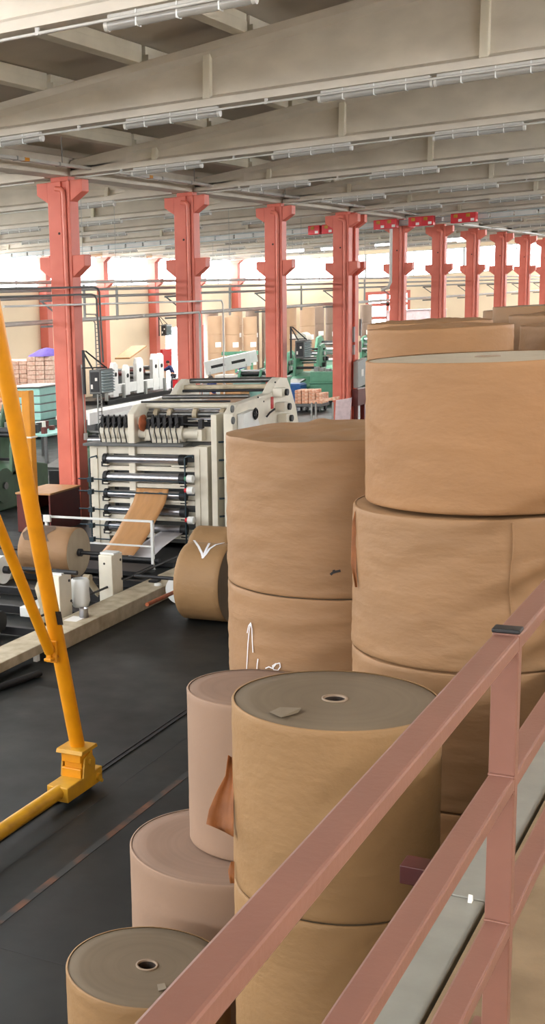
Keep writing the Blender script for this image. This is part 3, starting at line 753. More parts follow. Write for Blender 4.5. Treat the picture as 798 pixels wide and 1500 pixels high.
mb = MB(); mb.box(10.02, 10.20, YG-.012, YG+.012, 1.50, 1.66); mb.box(10.055, 10.085, YG-.06, YG+.06, 1.48, 1.70); mb.box(9.98, 10.14, YG-.04, YG+.04, 1.51, 1.54); mb.build('brace_clevis', 'yellow', t, .008)
mb = MB(); mb.box(8.0, 8.6, YG-.1, YG+5.6, 6.15, 6.5); mb.box(7.3, 9.3, YG-.1, YG+.1, 6.1, 6.3); mb.build('girder', 'yellow', t, .02)
for s, x in ((1, 10.48), (-1, 6.12)):
    mb = MB(); mb.prism([(x-.17, .46), (x+.17, .46), (x+.15, .50), (x-.15, .50)], 'y', YG-.15, YG+.15); mb.build('foot_flange', 'yellow_d', t, .006)
    mb = MB(); mb.box(x-.13, x+.13, YG-.11, YG+.11, .36, .47); mb.box(x-.13, x+.13, YG-.11, YG+.11, .20, .30); mb.box(x-.05*s-.04, x-.05*s+.06, YG-.10, YG+.10, .28, .37); mb.box(x+.07, x+.13, YG-.11, YG+.11, .28, .38); mb.build('foot_block', 'yellow', t, .008)
    for ya in (YG-.135, YG+.115):
        mb = MB(); mb.prism([(x-.12, .2), (x+.12, .2), (x+.14, .33), (x+.05, .44), (x-.08, .40)], 'y', ya, ya+.02); mb.build('side_cheek', 'yellow_d', t, .005)
    mb = MB(); mb.cyl((x+.02, YG-.16, .34), (x+.02, YG+.16, .34), .035, 14); mb.build('pin', 'yellow_d', t)
    mb = MB(); mb.box(x-.42 if s > 0 else x-.3, x+.3 if s > 0 else x+.42, YG-.12, YG+.12, .05, .205); mb.build('wheel_box', 'yellow_d', t, .01)
    for dx in (-.2, .18):
        mb = MB(); mb.cyl((x+dx, YG-.03, .075), (x+dx, YG+.05, .075), .07, 20); mb.build('wheel', 'dark', t)
    mb = MB(); mb.cyl((x+.2, YG-.15, .12), (x+.2, YG-.12, .12), .04, 12); mb.cyl((x+.26, YG-.14, .06), (x+.26, YG-.12, .06), .02, 8); mb.build('axle_cap', 'yellow_d', t)
mb = MB(); mb.cyl((6.5, YG, .14), (10.1, YG, .14), .07, 20); mb.build('foot_tube', 'yellow_d', t)
# yellow jib post by the machine
t = thing('jib_post', 'upright yellow steel post with short arm behind the gantry leg', 'post', (19.9, 12.35, 0))
mb = MB(); mb.box(19.8, 19.98, 12.14, 12.32, 0, 3.42); mb.build('post', 'yellow', t, .02)
mb = MB(); mb.box(19.82, 19.94, 12.32, 13.1, 3.3, 3.42); mb.build('arm', 'yellow', t, .01)
mb = MB(); mb.box(19.78, 20.0, 12.12, 12.34, 2.55, 2.58); mb.build('band', 'cream', t)
mb = MB(); mb.box(19.7, 20.1, 12.02, 12.42, 0, .02); mb.build('foot_plate', 'yellow_d', t)

# ------------------------------------------------------------------ unwinder in front of the cream machine
t = thing('unwind_stand', 'long cream steel base beam with upright blocks and rollers beside the gantry', 'machine base', (17, 9.2, 0))
mb = MB(); mb.box(15.1, 20.6, 8.92, 9.42, 0, .24); mb.build('base_beam', 'cream_d', t, .012)
mb = MB(); mb.box(11.2, 15.1, 8.94, 9.42, .10, .24); mb.build('base_beam', 'cream_d', t, .012)
mb = MB(); mb.box(14.5, 14.58, 8.96, 9.02, 0, .10); mb.box(12.0, 12.1, 9.1, 9.3, 0, .10); mb.build('foot', 'white', t)
def block(px0, px1, ytop, ybase, Y, z0=.24, lab=None):
    a = ony(px0, ybase, Y); b = ony(px1, ybase, Y); return a, b
for i, x in enumerate((12.9, 16.12, 17.84)):
    zt2 = [.80, .86, .86][i]
    mb = MB(); mb.box(x, x+.38, 9.5 if i else 9.55, 9.75, 0, zt2); o = mb.build('bearing_upright', 'cream', t, .015)
    m2 = MB(); m2.box(x+.08, x+.30, 9.5, 9.76, zt2, zt2+.03); m2.build('bearing_cap', 'white', o, .006)
    for zz, xx in ((zt2-.12, .3), (zt2-.45, .34)):
        m2 = MB(); m2.cyl((x+xx, 9.49 if i else 9.54, zz), (x+xx, 9.51 if i else 9.56, zz), .022, 10); m2.build('bolt_hole', 'dark', o)
    m2 = MB(); m2.cyl((x-.002, 9.64, zt2-.14), (x+.01, 9.64, zt2-.14), .02, 10); m2.build('bolt_hole', 'dark', o)
mb = MB(); mb.box(15.2, 20.4, 12.3, 12.6, 0, .24); mb.build('base_beam', 'cream_d', t, .012)
for x in (16.12, 17.84):
    mb = MB(); mb.box(x, x+.38, 12.3, 12.55, 0.24, .86); mb.build('bearing_upright', 'cream', t, .015)
# roller group between the beams (left edge of the photo)
for i, (x, z, r, m) in enumerate(((16.3, .86, .22, 'steel'), (15.3, .30, .16, 'steel'), (15.2, .62, .05, 'steel'), (15.4, .95, .03, 'chrome'), (15.0, .12, .10, 'steel'))):
    ye = [10.72, 10.4, 10.3, 10.9, 10.5][i]
    mb = MB(); mb.cyl((x, ye, z), (x, 12.25, z), r, 28); mb.build('roller', m, t)
mb = MB(); mb.cyl((16.3, 10.60, .86), (16.3, 10.72, .86), .225, 28); mb.build('white_end_disc', 'white', t)
mb = MB(); mb.cyl((16.3, 10.50, .86), (16.3, 10.60, .86), .06, 16); mb.build('shaft', 'dark', t)
mb = MB(); mb.cyl((16.3, 9.28, .90), (16.3, 10.5, .90), .035, 14); mb.build('shaft', 'dark', t)
mb = MB(); mb.prism([(15.0, .05), (15.5, .05), (15.5, .25), (15.35, .38), (15.55, .62), (15.45, .7), (15.15, .4), (15.0, .3)], 'y', 10.2, 10.28); mb.build('swing_arm', 'cream_d', t, .01)
mb = MB(); mb.cyl((15.3, 10.05, .3), (15.3, 10.18, .3), .16, 20); mb.build('flange_disc', 'dark', t)
mb = MB(); mb.tube([(16.35, 9.95, .74), (16.25, 9.95, .62), (16.3, 9.95, .45), (16.35, 9.95, .28), (16.35, 9.95, .05)], [.05,.06,.05,.045,.05], 10); mb.build('brake_lever', 'cream_d', t)
mb = MB(); la, lb_ = ony(128, 847, 9.95), ony(149, 877, 9.85); mb.bar(la, lb_, .05, .10); mb.cyl(la-Vector((0,.06,0)), la+Vector((0,.06,0)), .07, 12); mb.build('link_arm', 'cream_d', t, .008)
mb = MB()
for k in range(4): mb.box(15.6+k*1.2, 15.7+k*1.2, 9.45, 12.3, .02, .14)
mb.build('cross_member', 'dark', t)
mb = MB(); mb.cyl((15.6, 9.6, .33), (21.5, 9.6, .33), .02, 8); mb.cyl((13.0, 8.72, .05), (13.9, 8.55, .05), .045, 14); mb.build('tie_rod', 'dark', t)
mb = MB(); mb.box(16.3, 16.9, 10.0, 10.35, .12, .28); mb.build('drip_box', 'white', t, .01)
# white plastic bag hung on the beam and small can
mb = MB()
def bagd(a, r, z): return r*(1+.12*noise.noise(Vector((math.cos(a)*2, math.sin(a)*2, z*8)))), z
mb.lathe([(.001, 0), (.12, .01), (.15, .1), (.14, .3), (.15, .42), (.12, .46)], 24, tuple(onz(118, 889, .24)), bagd)
tag(mb.build('waste_bag', 'white'), 'crumpled white plastic bag standing on the cream base beam', 'bag')
mb = MB(); mb.lathe([(.001, 0), (.07, 0), (.07, .14), (.075, .145), (.06, .14), (.058, .02)], 20, tuple(onz(123, 904, .241))); tag(mb.build('tin_can', 'chrome'), 'small shiny tin on the cream base beam beside the gantry leg', 'can')
mb = MB(); mb.box(18.75, 18.95, 9.15, 9.3, .24, .28); tag(mb.build('oil_tray', 'dark', bevel=.01), 'small dark tray on the cream base beam', 'tray')
mb = MB(); mb.cyl((18.6, 9.05, .24), (18.6, 9.05, .275), .06, 14); tag(mb.build('tape_reel', 'white'), 'little white reel lying on the cream base beam', 'reel')
mb = MB(); mb.box(15.9, 16.2, 9.1, 9.32, .241, .244); tag(mb.build('paper_note', 'label'), 'loose sheet of paper on the cream base beam behind the gantry leg', 'paper')
# reels with horizontal axis
def reel(c, R, y0, y1, label, name='paper_reel', m='kraft_w', mend='end_l', shaft=(None, None), sr=.035):
    t = thing(name, label, 'paper reel', (c[0], (y0+y1)/2, c[1]-R))
    def T(mb):
        for v in mb.v: v.x, v.y, v.z = c[0]+v.x, v.z, c[1]+v.y
        return mb
    mb = MB(); mb.lathe([(R-.01, y0), (R, y0+.01)]+[(R, y0+(y1-y0)*k/8) for k in range(1, 8)]+[(R, y1-.01), (R-.01, y1)], 72, (0,0,0), lambda a, r, z: (r+.003*noise.noise(Vector((math.cos(a)*3, math.sin(a)*3, z*5))), z)); T(mb).build('wrapper', m, t)
    for yy in (y0+.004, y1-.004):
        mb = MB(); mb.lathe([(R-.01, yy), (.05, yy)], 72); T(mb).build('end_face', mend, t)
    if shaft[0] is not None:
        mb = MB(); mb.cyl((c[0], shaft[0], c[1]), (c[0], shaft[1], c[1]), sr, 16); mb.build('shaft', 'dark', t)
        for yy in (y0-.06, y1+.02):
            mb = MB(); mb.cyl((c[0], yy, c[1]), (c[0], yy+.06, c[1]), sr*1.9, 16); mb.build('chuck', 'dark', t)
    return t
xr = 18.03
ya = onx(115, 803, xr).y; yb = onx(44, 803, xr).y
rl1 = reel((xr, .84), .42, ya, yb, 'brown paper reel with dark patch mounted on a horizontal shaft in the unwinder', shaft=(9.55, 12.5), m='kraft_w')
mb = MB()
vs = []; 
for i in range(9):
    a = math.radians(75+i*9)
    for j in range(5): vs.append((xr+.426*math.cos(a), yb-.08-j*.12+.05*math.sin(i*1.3), .84+.426*math.sin(a)))
mb.add(vs, [(i*5+j, i*5+j+1, (i+1)*5+j+1, (i+1)*5+j) for i in range(8) for j in range(4)], True); mb.build('dark_patch', 'patchbrown', rl1)
# lying reel on the floor with chalk V
xl = 17.66
y1 = onx(259, 848, xl-.45).y; y0 = onx(324, 850, xl-.45).y
rl2 = reel((xl, .6), .6, y0, y1, 'big brown paper reel lying on the dark floor with a white chalk V', m='kraft_y', mend='end', shaft=(y0-.15, 9.0), sr=.03)
def lay(px, py):
    d = ray(px, py); R = .606; ox, oz = CAM.x-xl, CAM.z-.6
    a = d.x**2+d.z**2; b = 2*(ox*d.x+oz*d.z); c = ox*ox+oz*oz-R*R; s = max(0, b*b-4*a*c)
    return CAM+d*((-b-math.sqrt(s))/(2*a))
W = lambda l: [(140+a/3.99, 780+b/3.99) for a, b in l]
mb = MB()
for st in (W([(575,45),(600,80),(620,120),(628,150)]), W([(622,150),(645,125),(665,95),(700,72),(755,58)]), W([(665,62),(650,90),(632,130)])):
    pts = []
    for a, b in zip(st[:-1], st[1:]):
        for k in range(4): pts.append(lay(a[0]+(b[0]-a[0])*k/4, a[1]+(b[1]-a[1])*k/4))
    pts.append(lay(*st[-1])); mb.strip(pts, .035, lambda p: Vector((p.x-xl, 0, p.z-.6)).normalized())
mb.build('chalk_mark', 'chalk', rl2)
reel((19.6, .55), .55, 8.05, 8.75, 'second brown reel standing behind the chalk marked reel', m='kraft_y', mend='end')
t = thing('white_reel', 'small white reel with its bar pointing at the viewer beside the lying brown reel', 'reel', (18.4, 8.7, 0))
yw = onx(263, 865, 18.45).y
mb = MB(); mb.cyl((18.4, yw, .235), (18.52, yw, .235), .23, 36); mb.build('disc', 'white', t, .006)
mb = MB(); mb.cyl((17.3, yw+.03, .235), (18.4, yw, .235), .032, 12); mb.build('bar', 'rust', t)
# white handrail
t = thing('guard_rail', 'white tubular guard rail in front of the cream machine', 'guard rail', (20.8, 10.2, 0))
mb = MB(); mb.box(20.78, 20.82, 10.18, 12.5, .89, .93); mb.build('top_rail', 'white', t, .004)
mb = MB(); mb.box(20.78, 20.82, 10.22, 12.5, .42, .45); mb.build('middle_rail', 'white', t, .004)
for y in (10.18, 12.46):
    mb = MB(); mb.box(20.77, 20.83, y, y+.05, 0, .93); mb.build('post', 'white', t, .004)
mb = MB(); mb.box(20.77, 20.83, 10.16, 10.25, 0, .01); mb.box(20.7, 20.76, 12.35, 12.5, .82, .95); mb.build('bracket', 'white', t)

# ------------------------------------------------------------------ cream web machine
XF = 22.6
t = thing('web_press', 'tall cream paper web machine with chromed rollers and high side plates', 'machine', (24.5, 11.0, 0))
for i, (ya, yb) in enumerate(((12.06, 12.46), (9.86, 10.14))):
    mb = MB(); mb.box(XF, XF+.30, ya, yb, 0, 2.10); mb.build('upright', 'cream', t, .012)
    mb = MB(); mb.box(XF-.012, XF, (ya+yb)/2-.005+.02, (ya+yb)/2+.005+.02, .05, 2.05); mb.build('cover_joint', 'cream_d', t)
mb = MB(); mb.box(XF-.14, XF+.30, 10.30, 12.54, 2.10, 2.16); mb.build('top_beam', 'grey_d', t, .01)
mb = MB(); mb.box(XF+.05, XF+.18, 10.14, 12.06, 1.93, 2.08); mb.build('cross_beam', 'cream', t, .008)
for z in (1.60, 1.26, .93, .60, .24):
    mb = MB(); mb.box(XF+.0, XF+.16, 10.14, 12.06, z, z+.09); mb.box(XF+.22, XF+.26, 10.14, 12.06, z-.02, z+.16); mb.build('cross_beam', 'cream', t, .008)
for z, r in ((1.84, .08), (1.47, .09), (1.13, .075), (.80, .075), (.45, .075)):
    mb = MB(); mb.cyl((XF-.05, 10.42, z), (XF-.05, 12.02, z), r, 24); o = mb.build('roller', 'chrome', t)
    for ya, yb in ((10.30, 10.42), (12.02, 12.10)):
        m2 = MB(); m2.cyl((XF-.05, ya, z), (XF-.05, yb, z), r*1.35, 14); m2.box(XF-.08, XF+.02, ya, yb+.06 if ya > 11 else yb, z-.16, z-.06); m2.build('bearing', 'dark', o, .004)
        m2 = MB(); m2.box(XF-.12, XF+.0, ya-.02, yb+.16 if ya < 11 else yb, z-.13, z-.10); m2.build('bracket', 'cream', o, .004)
for z in (1.42, 1.17, .80, .47, .18):
    mb = MB(); mb.cyl((XF-.16, 12.66, z+.01), (XF-.16, 10.16 if z > .9 else 11.3, z), .014, 8); mb.build('guide_rod', 'darkblue', t)
for y, z0, z1 in ((12.36, 0.02, 1.86), (10.25, .15, 1.90)):
    mb = MB(); mb.tube([(XF-.2, y, z0), (XF-.2, y, z1), (XF-.2, y-.04, z1+.02), (XF-.2, y-.17, z1+.05), (XF-.2, y-.17, z1)], .017, 8); mb.build('adjusting_rod', 'darkblue', t)
for i, z in enumerate((1.50, 1.27, .68)):
    mb = MB(); mb.cyl((XF-.24, 10.06, z), (XF-.24, 10.18, z), .075, 18); mb.build('hand_knob', 'white', t, .01)
    mb = MB(); mb.cyl((XF-.24, 10.18, z), (XF-.24, 10.24, z), .045, 12); mb.build('knob_hub', ['green','red','red'][i], t)
for y in (12.36,):
    for z in (1.42, 1.17, .8, .47, .18):
        mb = MB(); mb.box(XF-.24, XF-.14, y-.05, y+.05, z-.05, z+.05); mb.cyl((XF-.19, y+.02, z+.07), (XF-.26, y-.05, z+.13), .008, 6); mb.build('clamp', 'darkblue', t, .008)
# inner body and panel, coloured dark as the shade in the roller gaps
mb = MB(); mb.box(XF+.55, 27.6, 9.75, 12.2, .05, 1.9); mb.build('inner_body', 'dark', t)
mb = MB(); mb.box(XF+.35, XF+.5, 10.2, 12.0, .1, 2.0); mb.build('back_panel', 'grey_d', t)  # dark tone deepens the gaps between rollers
# tall thin plate and big side plates
mb = MB(); mb.box(XF, XF+.5, 9.66, 9.78, 0, 2.72); mb.build('guard_plate', 'cream', t, .01)
for z in (2.2, 1.85, 1.5, 1.1, .75, .4):
    mb = MB(); mb.cyl((XF-.06, 9.60, z), (XF+.1, 9.40, z), .018, 8); mb.build('latch_pin', 'darkblue', t)
side = [(22.55, 0), (22.55, 2.74), (22.82, 2.90), (24.55, 2.98), (24.85, 3.17), (25.12, 3.26), (25.5, 3.22), (25.75, 2.95), (26.05, 2.55), (26.2, 2.2), (26.2, 0)]
mb = MB(); mb.prism(side, 'y', 9.30, 9.50); mb.build('side_plate', 'cream', t, .02)
mb = MB(); mb.prism(side, 'y', 11.40, 11.55); mb.build('side_plate', 'cream', t, .02)
for (x, z) in ((22.8, 2.6), (23.6, 2.75), (24.6, 2.85), (25.2, 3.05), (24.0, 2.5)):
    mb = MB(); mb.box(x-.1, x+.1, 11.28, 11.40, z-.08, z+.08); mb.build('bearing_block', 'cream', t, .01)
mb = MB(); mb.prism([(22.75, 2.28), (22.75, 2.72), (23.35, 2.76), (23.6, 2.4)], 'y', 9.16, 9.30); o = mb.build('gauge_box', 'white', t, .012)
for (px, py) in ((340, 599), (341, 616)):
    p = ony(px, py, 9.15); m2 = MB(); m2.cyl((p.x, 9.16, p.z), (p.x, 9.135, p.z), .07, 20); m2.build('gauge', 'grey_d', o)
p = ony(370, 606, 9.2)
mb = MB(); mb.lathe([(.10, 0), (.12, .02), (.10, .04), (.085, .02), (.10, 0)], 20)
for v in mb.v: v.x, v.y, v.z = p.x+v.x, 9.12+v.z, p.z+v.y
mb.bar((p.x-.1, 9.14, p.z), (p.x+.1, 9.14, p.z), .02, .02); mb.bar((p.x, 9.14, p.z-.1), (p.x, 9.14, p.z+.1), .02, .02); mb.cyl((p.x, 9.3, p.z), (p.x, 9.12, p.z), .02, 8); mb.build('hand_wheel', 'dark', t)
p = ony(398, 590, 9.3); mb = MB(); mb.box(p.x-.06, p.x+.06, 9.285, 9.30, p.z-.12, p.z+.12); mb.build('warning_plate', 'red', t)
for (px, py) in ((408, 575), (412, 596), (415, 613)):
    p = ony(px, py, 9.22); mb = MB(); mb.box(p.x-.14, p.x+.1, 9.1, 9.3, p.z-.09, p.z+.1); o = mb.build('bearing_block', 'cream', t, .012)
    m2 = MB(); m2.cyl((p.x+.08, 9.05, p.z), (p.x+.08, 9.12, p.z), .07, 14); m2.build('clamp_wheel', 'dark', o)
p = ony(394, 604, 9.25); mb = MB(); mb.tube([(p.x-.15, 9.25, p.z-.08), (p.x-.1, 9.2, p.z), (p.x+.18, 9.2, p.z+.05)], .02, 8); mb.build('crank_handle', 'dark', t)
for (px, py) in ((378, 582), (386, 588), (403, 560)):
    p = ony(px, py, 9.3); mb = MB(); mb.cyl((p.x, 9.29, p.z), (p.x, 9.31, p.z), .018, 8); mb.build('bolt', 'dark', t)
# rollers and bars between the side plates
for (px, py, x, r, m) in ((340, 557, 25.3, .055, 'steel'), (330, 567, 25.0, .055, 'cream_d'), (330, 572, 24.9, .03, 'dark'), (300, 588, 22.9, .02, 'dark'), (300, 581, 23.9, .045, 'steel'),
        (290, 594, 23.15, .055, 'cream'), (290, 599, 23.25, .03, 'chrome'), (270, 607, 23.2, .06, 'steel'), (270, 614, 23.1, .025, 'chrome'), (290, 624, 23.1, .09, 'dark'), (290, 632, 23.0, .03, 'chrome'), (290, 641, 23.1, .09, 'dark')):
    z = onx(px, py, x).z
    mb = MB(); mb.cyl((x, 9.50, z), (x, 11.40, z), r, 18); o = mb.build('roller', m, t)
    if r == .06:
        for yy in (11.15, 10.85, 10.3, 9.72):
            m2 = MB(); m2.cyl((x, yy, z), (x, yy+.09, z), .12, 20); m2.build('collar', 'cream_d', o)
mb = MB(); mb.box(23.6, 24.9, 9.55, 10.6, 2.86, 2.875); mb.build('paper_web', 'web', t)
mb = MB(); mb.box(22.95, 23.1, 9.78, 11.4, 2.16, 2.45); mb.build('cross_plate', 'cream', t, .01)
mb = MB(); mb.lathe([(.001, 0), (.16, .0), (.17, .04), (.12, .06), (.05, .09), (.001, .1)], 20)
for v in mb.v: v.x, v.y, v.z = 22.7+v.x, 11.3-v.z, 2.55+v.y
mb.build('gear', 'rust', t)
# valve blocks on top
for i, (ya, yb) in enumerate(((11.55, 12.25), (10.42, 11.12))):
    o = MB(); o.cyl((XF+.2, ya, 2.33), (XF+.2, yb, 2.33), .17, 20); o.box(XF+.06, XF+.34, ya+.05, yb-.05, 2.16, 2.36)
    o = o.build('ink_drum', 'cream', t, .008)
    mb = MB()
    for k in range(5): mb.box(XF+.03, XF+.14, ya+.06+k*.13, ya+.13+k*.13, 2.46, 2.66); mb.cyl((XF+.08, ya+.1+k*.13, 2.66), (XF+.08, ya+.1+k*.13, 2.72), .02, 8)
    mb.box(XF+.14, XF+.36, ya, yb, 2.44, 2.68); mb.build('valve_block', 'dark', t, .006)
    for k in range(6):
        y = ya+.06+k*.115
        m2 = MB(); m2.tube([(XF+.05, y, 2.58), (XF-.02, y+.03, 2.52), (XF-.04, y+.02, 2.4), (XF-.03, y-.01, 2.25), (XF+.0, y, 2.17)], .012, 6); m2.build('hose', 'dark', t)
    for k in range(4):
        m2 = MB(); m2.cyl((XF+.2, ya+.1+k*.16, 2.33), (XF+.2, ya+.12+k*.16, 2.33), .176, 20); m2.build('drum_band', 'cream_d', t)
    m2 = MB(); m2.cyl((XF+.2, ya-.32, 2.33), (XF+.2, ya, 2.33), .10, 16); m2.box(XF+.12, XF+.3, ya-.40, ya-.3, 2.2, 2.42); m2.build('motor', 'cream', t, .006)
    m2 = MB(); m2.cyl((XF+.15, ya-.38, 2.5), (XF+.15, ya+.02, 2.53), .02, 8); m2.box(XF+.1, XF+.2, ya-.42, ya-.33, 2.44, 2.62); m2.build('lever', 'dark', t)
# webs hanging from the machine
def websheet(name, a0, a1, pts, m, parent, label=None):
    rows = []
    for (x, z, sh) in pts:
        rows.append([(x+.012*math.sin(c*1.7+x*3), a0+(a1-a0)*c/8+sh, z) for c in range(9)])
    return sheet(name, rows, m, parent, .003, label)
websheet('hanging_paper_web', 10.66, 11.37, [(22.52, 1.26, 0), (22.5, 1.19, 0), (22.35, 1.0, -.0), (21.95, .75, -.0), (21.55, .50, -.0), (21.2, .33, 0), (20.9, .22, 0)], 'web', t, 'brown paper web running down from a roller')
websheet('hanging_paper_web', 10.35, 10.85, [(22.5, .40, -.0), (22.1, .36, 0), (21.5, .28, 0), (21.2, .2, 0), (20.95, .12, .05)], 'whiteweb', t, 'white paper web')
mb = MB(); mb.box(19.9, 20.6, 10.1, 12.4, .06, .14); mb.box(21.0, 22.4, 9.9, 12.3, .02, .1); mb.build('floor_frame', 'dark', t)
mb = MB(); mb.cyl((20.85, 10.1, .16), (20.85, 12.4, .16), .05, 14); mb.build('roller', 'dark', t)

# red cabinet at the foot of the first column, blue drums
t = thing('red_cabinet', 'dark red open fronted cabinet with wooden top at the foot of the nearest column', 'cabinet', (24.5, 14.5, 0))
mb = MB(); mb.box(23.6, 24.95, 14.88, 14.92, 0, .86); mb.box(23.6, 24.95, 14.05, 14.09, 0, .86); mb.box(24.9, 24.95, 14.09, 14.88, 0, .86); mb.box(23.6, 23.65, 14.5, 14.88, 0, .86); mb.build('body', 'darkred', t, .006)
mb = MB(); mb.box(23.58, 24.97, 14.03, 14.94, .86, .90); mb.build('top', 'web', t, .006)
mb = MB(); mb.box(23.65, 24.9, 14.1, 14.87, .4, .42); mb.build('shelf', 'dark', t)
mb = MB(); mb.lathe([(.001, 0), (.14, 0), (.15, .3), (.16, .31), (.14, .3), (.13, .05)], 20, (22.6, 13.9, 0)); tag(mb.build('blue_bucket', 'blue'), 'blue plastic bucket on the floor by the red cabinet', 'bucket')
mb = MB(); mb.box(22.6, 23.1, 13.2, 13.6, 0, .2); tag(mb.build('blue_crate', 'blue', bevel=.01), 'low blue crate beside the blue bucket', 'crate')
# grey control cabinets between column and machine
t = thing('control_cabinet', 'tall grey control cabinet between the nearest column and the cream machine', 'cabinet', (25.6, 13.3, 0))
mb = MB(); mb.box(26.6, 28.2, 13.0, 14.2, 0, 2.35); mb.build('body', 'grey', t, .015)
mb = MB(); mb.box(26.585, 26.6, 13.05, 13.58, .1, 2.25); mb.box(26.585, 26.6, 13.62, 14.15, .1, 2.25); mb.build('door', 'grey', t, .006)
# ------------------------------------------------------------------ far bay: stacked rolls against the end
def farroll(px0, px1, ytop, d, label, m='kraft_far', n=4, z_top=None):
    """upright stack seen between two columns; px0/px1 = its edges, d = distance."""
    a = ray((px0+px1)/2, 480); t = math.atan2(a.y, a.x); x, y = d*math.cos(t), d*math.sin(t)
    w = (px1-px0)/1835*d*.80; R = w/2
    r2 = ray((px0+px1)/2, ytop); zt_ = HC+r2.z/math.hypot(r2.x, r2.y)*(d-R)
    hs = zt_/n
    for j in range(n):
        tt = thing('paper_roll', (label+', %s from the floor' % ORD[j]), 'paper roll', (x, y, j*hs), 'far stacked rolls')
        mb = MB(); mb.lathe([(R-.012, j*hs), (R-.003, j*hs+.01), (R, j*hs+.03), (R, j*hs+.06), (R, (j+1)*hs-.06), (R, (j+1)*hs-.03), (R-.003, (j+1)*hs-.012), (R-.02, (j+1)*hs-.003), (R-.1, (j+1)*hs-.003), (.002, (j+1)*hs-.003)], 40, (x, y, 0)); mb.build('wrapper', m, tt)
        if j in (1, 2):
            q = oncyl((px0*.3+px1*.7), 500, x, y, R+.01); z = j*hs+hs*.45
            v = Vector((q.x-x, q.y-y, 0)).normalized(); s = Vector((-v.y, v.x, 0)); c = Vector((x, y, z))+v*(R+.012)
            m2 = MB(); m2.add([c-s*.18-Vector((0,0,.14)), c+s*.18-Vector((0,0,.14)), c+s*.18+Vector((0,0,.14)), c-s*.18+Vector((0,0,.14))], [(0,1,2,3)]); m2.build('paper_label', 'label', tt, solid=.004)
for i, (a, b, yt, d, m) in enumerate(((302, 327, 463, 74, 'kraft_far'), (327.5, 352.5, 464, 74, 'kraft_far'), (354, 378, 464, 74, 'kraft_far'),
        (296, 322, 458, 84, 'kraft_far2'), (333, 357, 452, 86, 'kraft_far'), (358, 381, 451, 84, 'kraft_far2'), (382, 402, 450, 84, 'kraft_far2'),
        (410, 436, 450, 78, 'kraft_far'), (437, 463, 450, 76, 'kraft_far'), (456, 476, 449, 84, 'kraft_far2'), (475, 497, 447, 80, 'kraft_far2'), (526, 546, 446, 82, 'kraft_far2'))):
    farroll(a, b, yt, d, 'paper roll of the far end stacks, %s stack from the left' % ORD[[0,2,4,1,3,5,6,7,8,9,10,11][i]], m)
# bundles of flat paper bags stacked at the far left
def bundle_stack(px, pyb, w, dpt, n, h, label, m, X, rows=3):
    p = onx(px, pyb, X)
    t = thing('bag_bundle_stack', label, 'bundle stack', (p.x, p.y, 0), None)
    z = .14
    mb = MB()
    for k in range(4): mb.box(p.x-w/2, p.x+w/2, p.y-dpt/2+k*dpt/3.3, p.y-dpt/2+k*dpt/3.3+.1, 0, .12)
    mb.build('pallet', 'web', t)
    for k in range(n):
        for c in range(rows):
            dx = random.uniform(-.02, .02); yy = p.y-dpt/2+c*dpt/rows
            mb = MB(); mb.box(p.x-w/2+dx, p.x+w/2+dx, yy+.015, yy+dpt/rows-.015, z+.004, z+h-.01); mb.build('bundle', m, t, .02)
        z += h
    return t, p, z
xs = 50
bundle_stack(25, 600, 1.2, 1.1, 13, .2, 'tall stack of pink paper bag bundles at the far left, leftmost', 'pinkbundle', 51)
bundle_stack(46, 600, 1.2, 1.25, 13, .2, 'tall stack of pink paper bag bundles at the far left, middle one', 'pinkbundle', 50)
tt, p, z = bundle_stack(72, 600, 1.3, 1.4, 14, .2, 'tall stack of pink paper bag bundles beside the nearest column, with purple cloth on top', 'pinkbundle', 49)
mb = MB()
def cd(a, r, z_): return r*(1+.15*math.sin(a*4)), z_
mb.lathe([(.75, 0), (.7, .06), (.5, .16), (.3, .28), (.12, .34), (.001, .36)], 32, (p.x, p.y, z), cd); tag(mb.build('cloth_cover', 'purple'), 'purple and white cloth lying on the bag bundles', 'cloth')
bundle_stack(4, 590, 1.1, 1.0, 10, .2, 'stack of reddish bag bundles behind the yellow leg', 'orangebundle', 47)
# teal crates / packed boards
t = thing('teal_crate_stack', 'pale teal plastic crates stacked between the yellow leg and nearest column', 'crate stack', (41, 24.8, 0))
p = onz(62, 640, 0)
for k in range(6):
    mb = MB(); mb.box(p.x-.8, p.x+.8, p.y-.45, p.y+.85, .1+k*.32, .1+k*.32+.27); mb.build('crate', 'teal', t, .02)
    mb = MB(); mb.box(p.x-.78, p.x+.78, p.y-.43, p.y+.83, .1+k*.32+.27, .1+k*.32+.32); mb.build('slot', 'grey_d', t)
mb = MB(); mb.box(p.x-.9, p.x+.9, p.y-.55, p.y+.95, 2.02, 2.06); mb.build('lid', 'tray', t, .01)
t = thing('sorting_table', 'pale teal table with small parts behind the nearest column', 'table', (35, 20.5, 0))
p = onz(66, 672, 0)
mb = MB(); mb.box(p.x-1, p.x+1, p.y-.7, p.y+.7, .85, .92); mb.build('top', 'teal', t, .01)
for sx in (-.9, .9):
    for sy in (-.6, .6): mb = MB(); mb.box(p.x+sx-.04, p.x+sx+.04, p.y+sy-.04, p.y+sy+.04, 0, .85); mb.build('leg', 'grey_d', t)
for k in range(14):
    x0, y0 = p.x+random.uniform(-.9, .8), p.y+random.uniform(-.6, .5)
    mb = MB(); mb.box(x0, x0+.18, y0, y0+.14, .92, .92+random.uniform(.1, .35)); mb.build('tray', random.choice(['dark', 'label', 'darkred', 'teal']), t, .01)
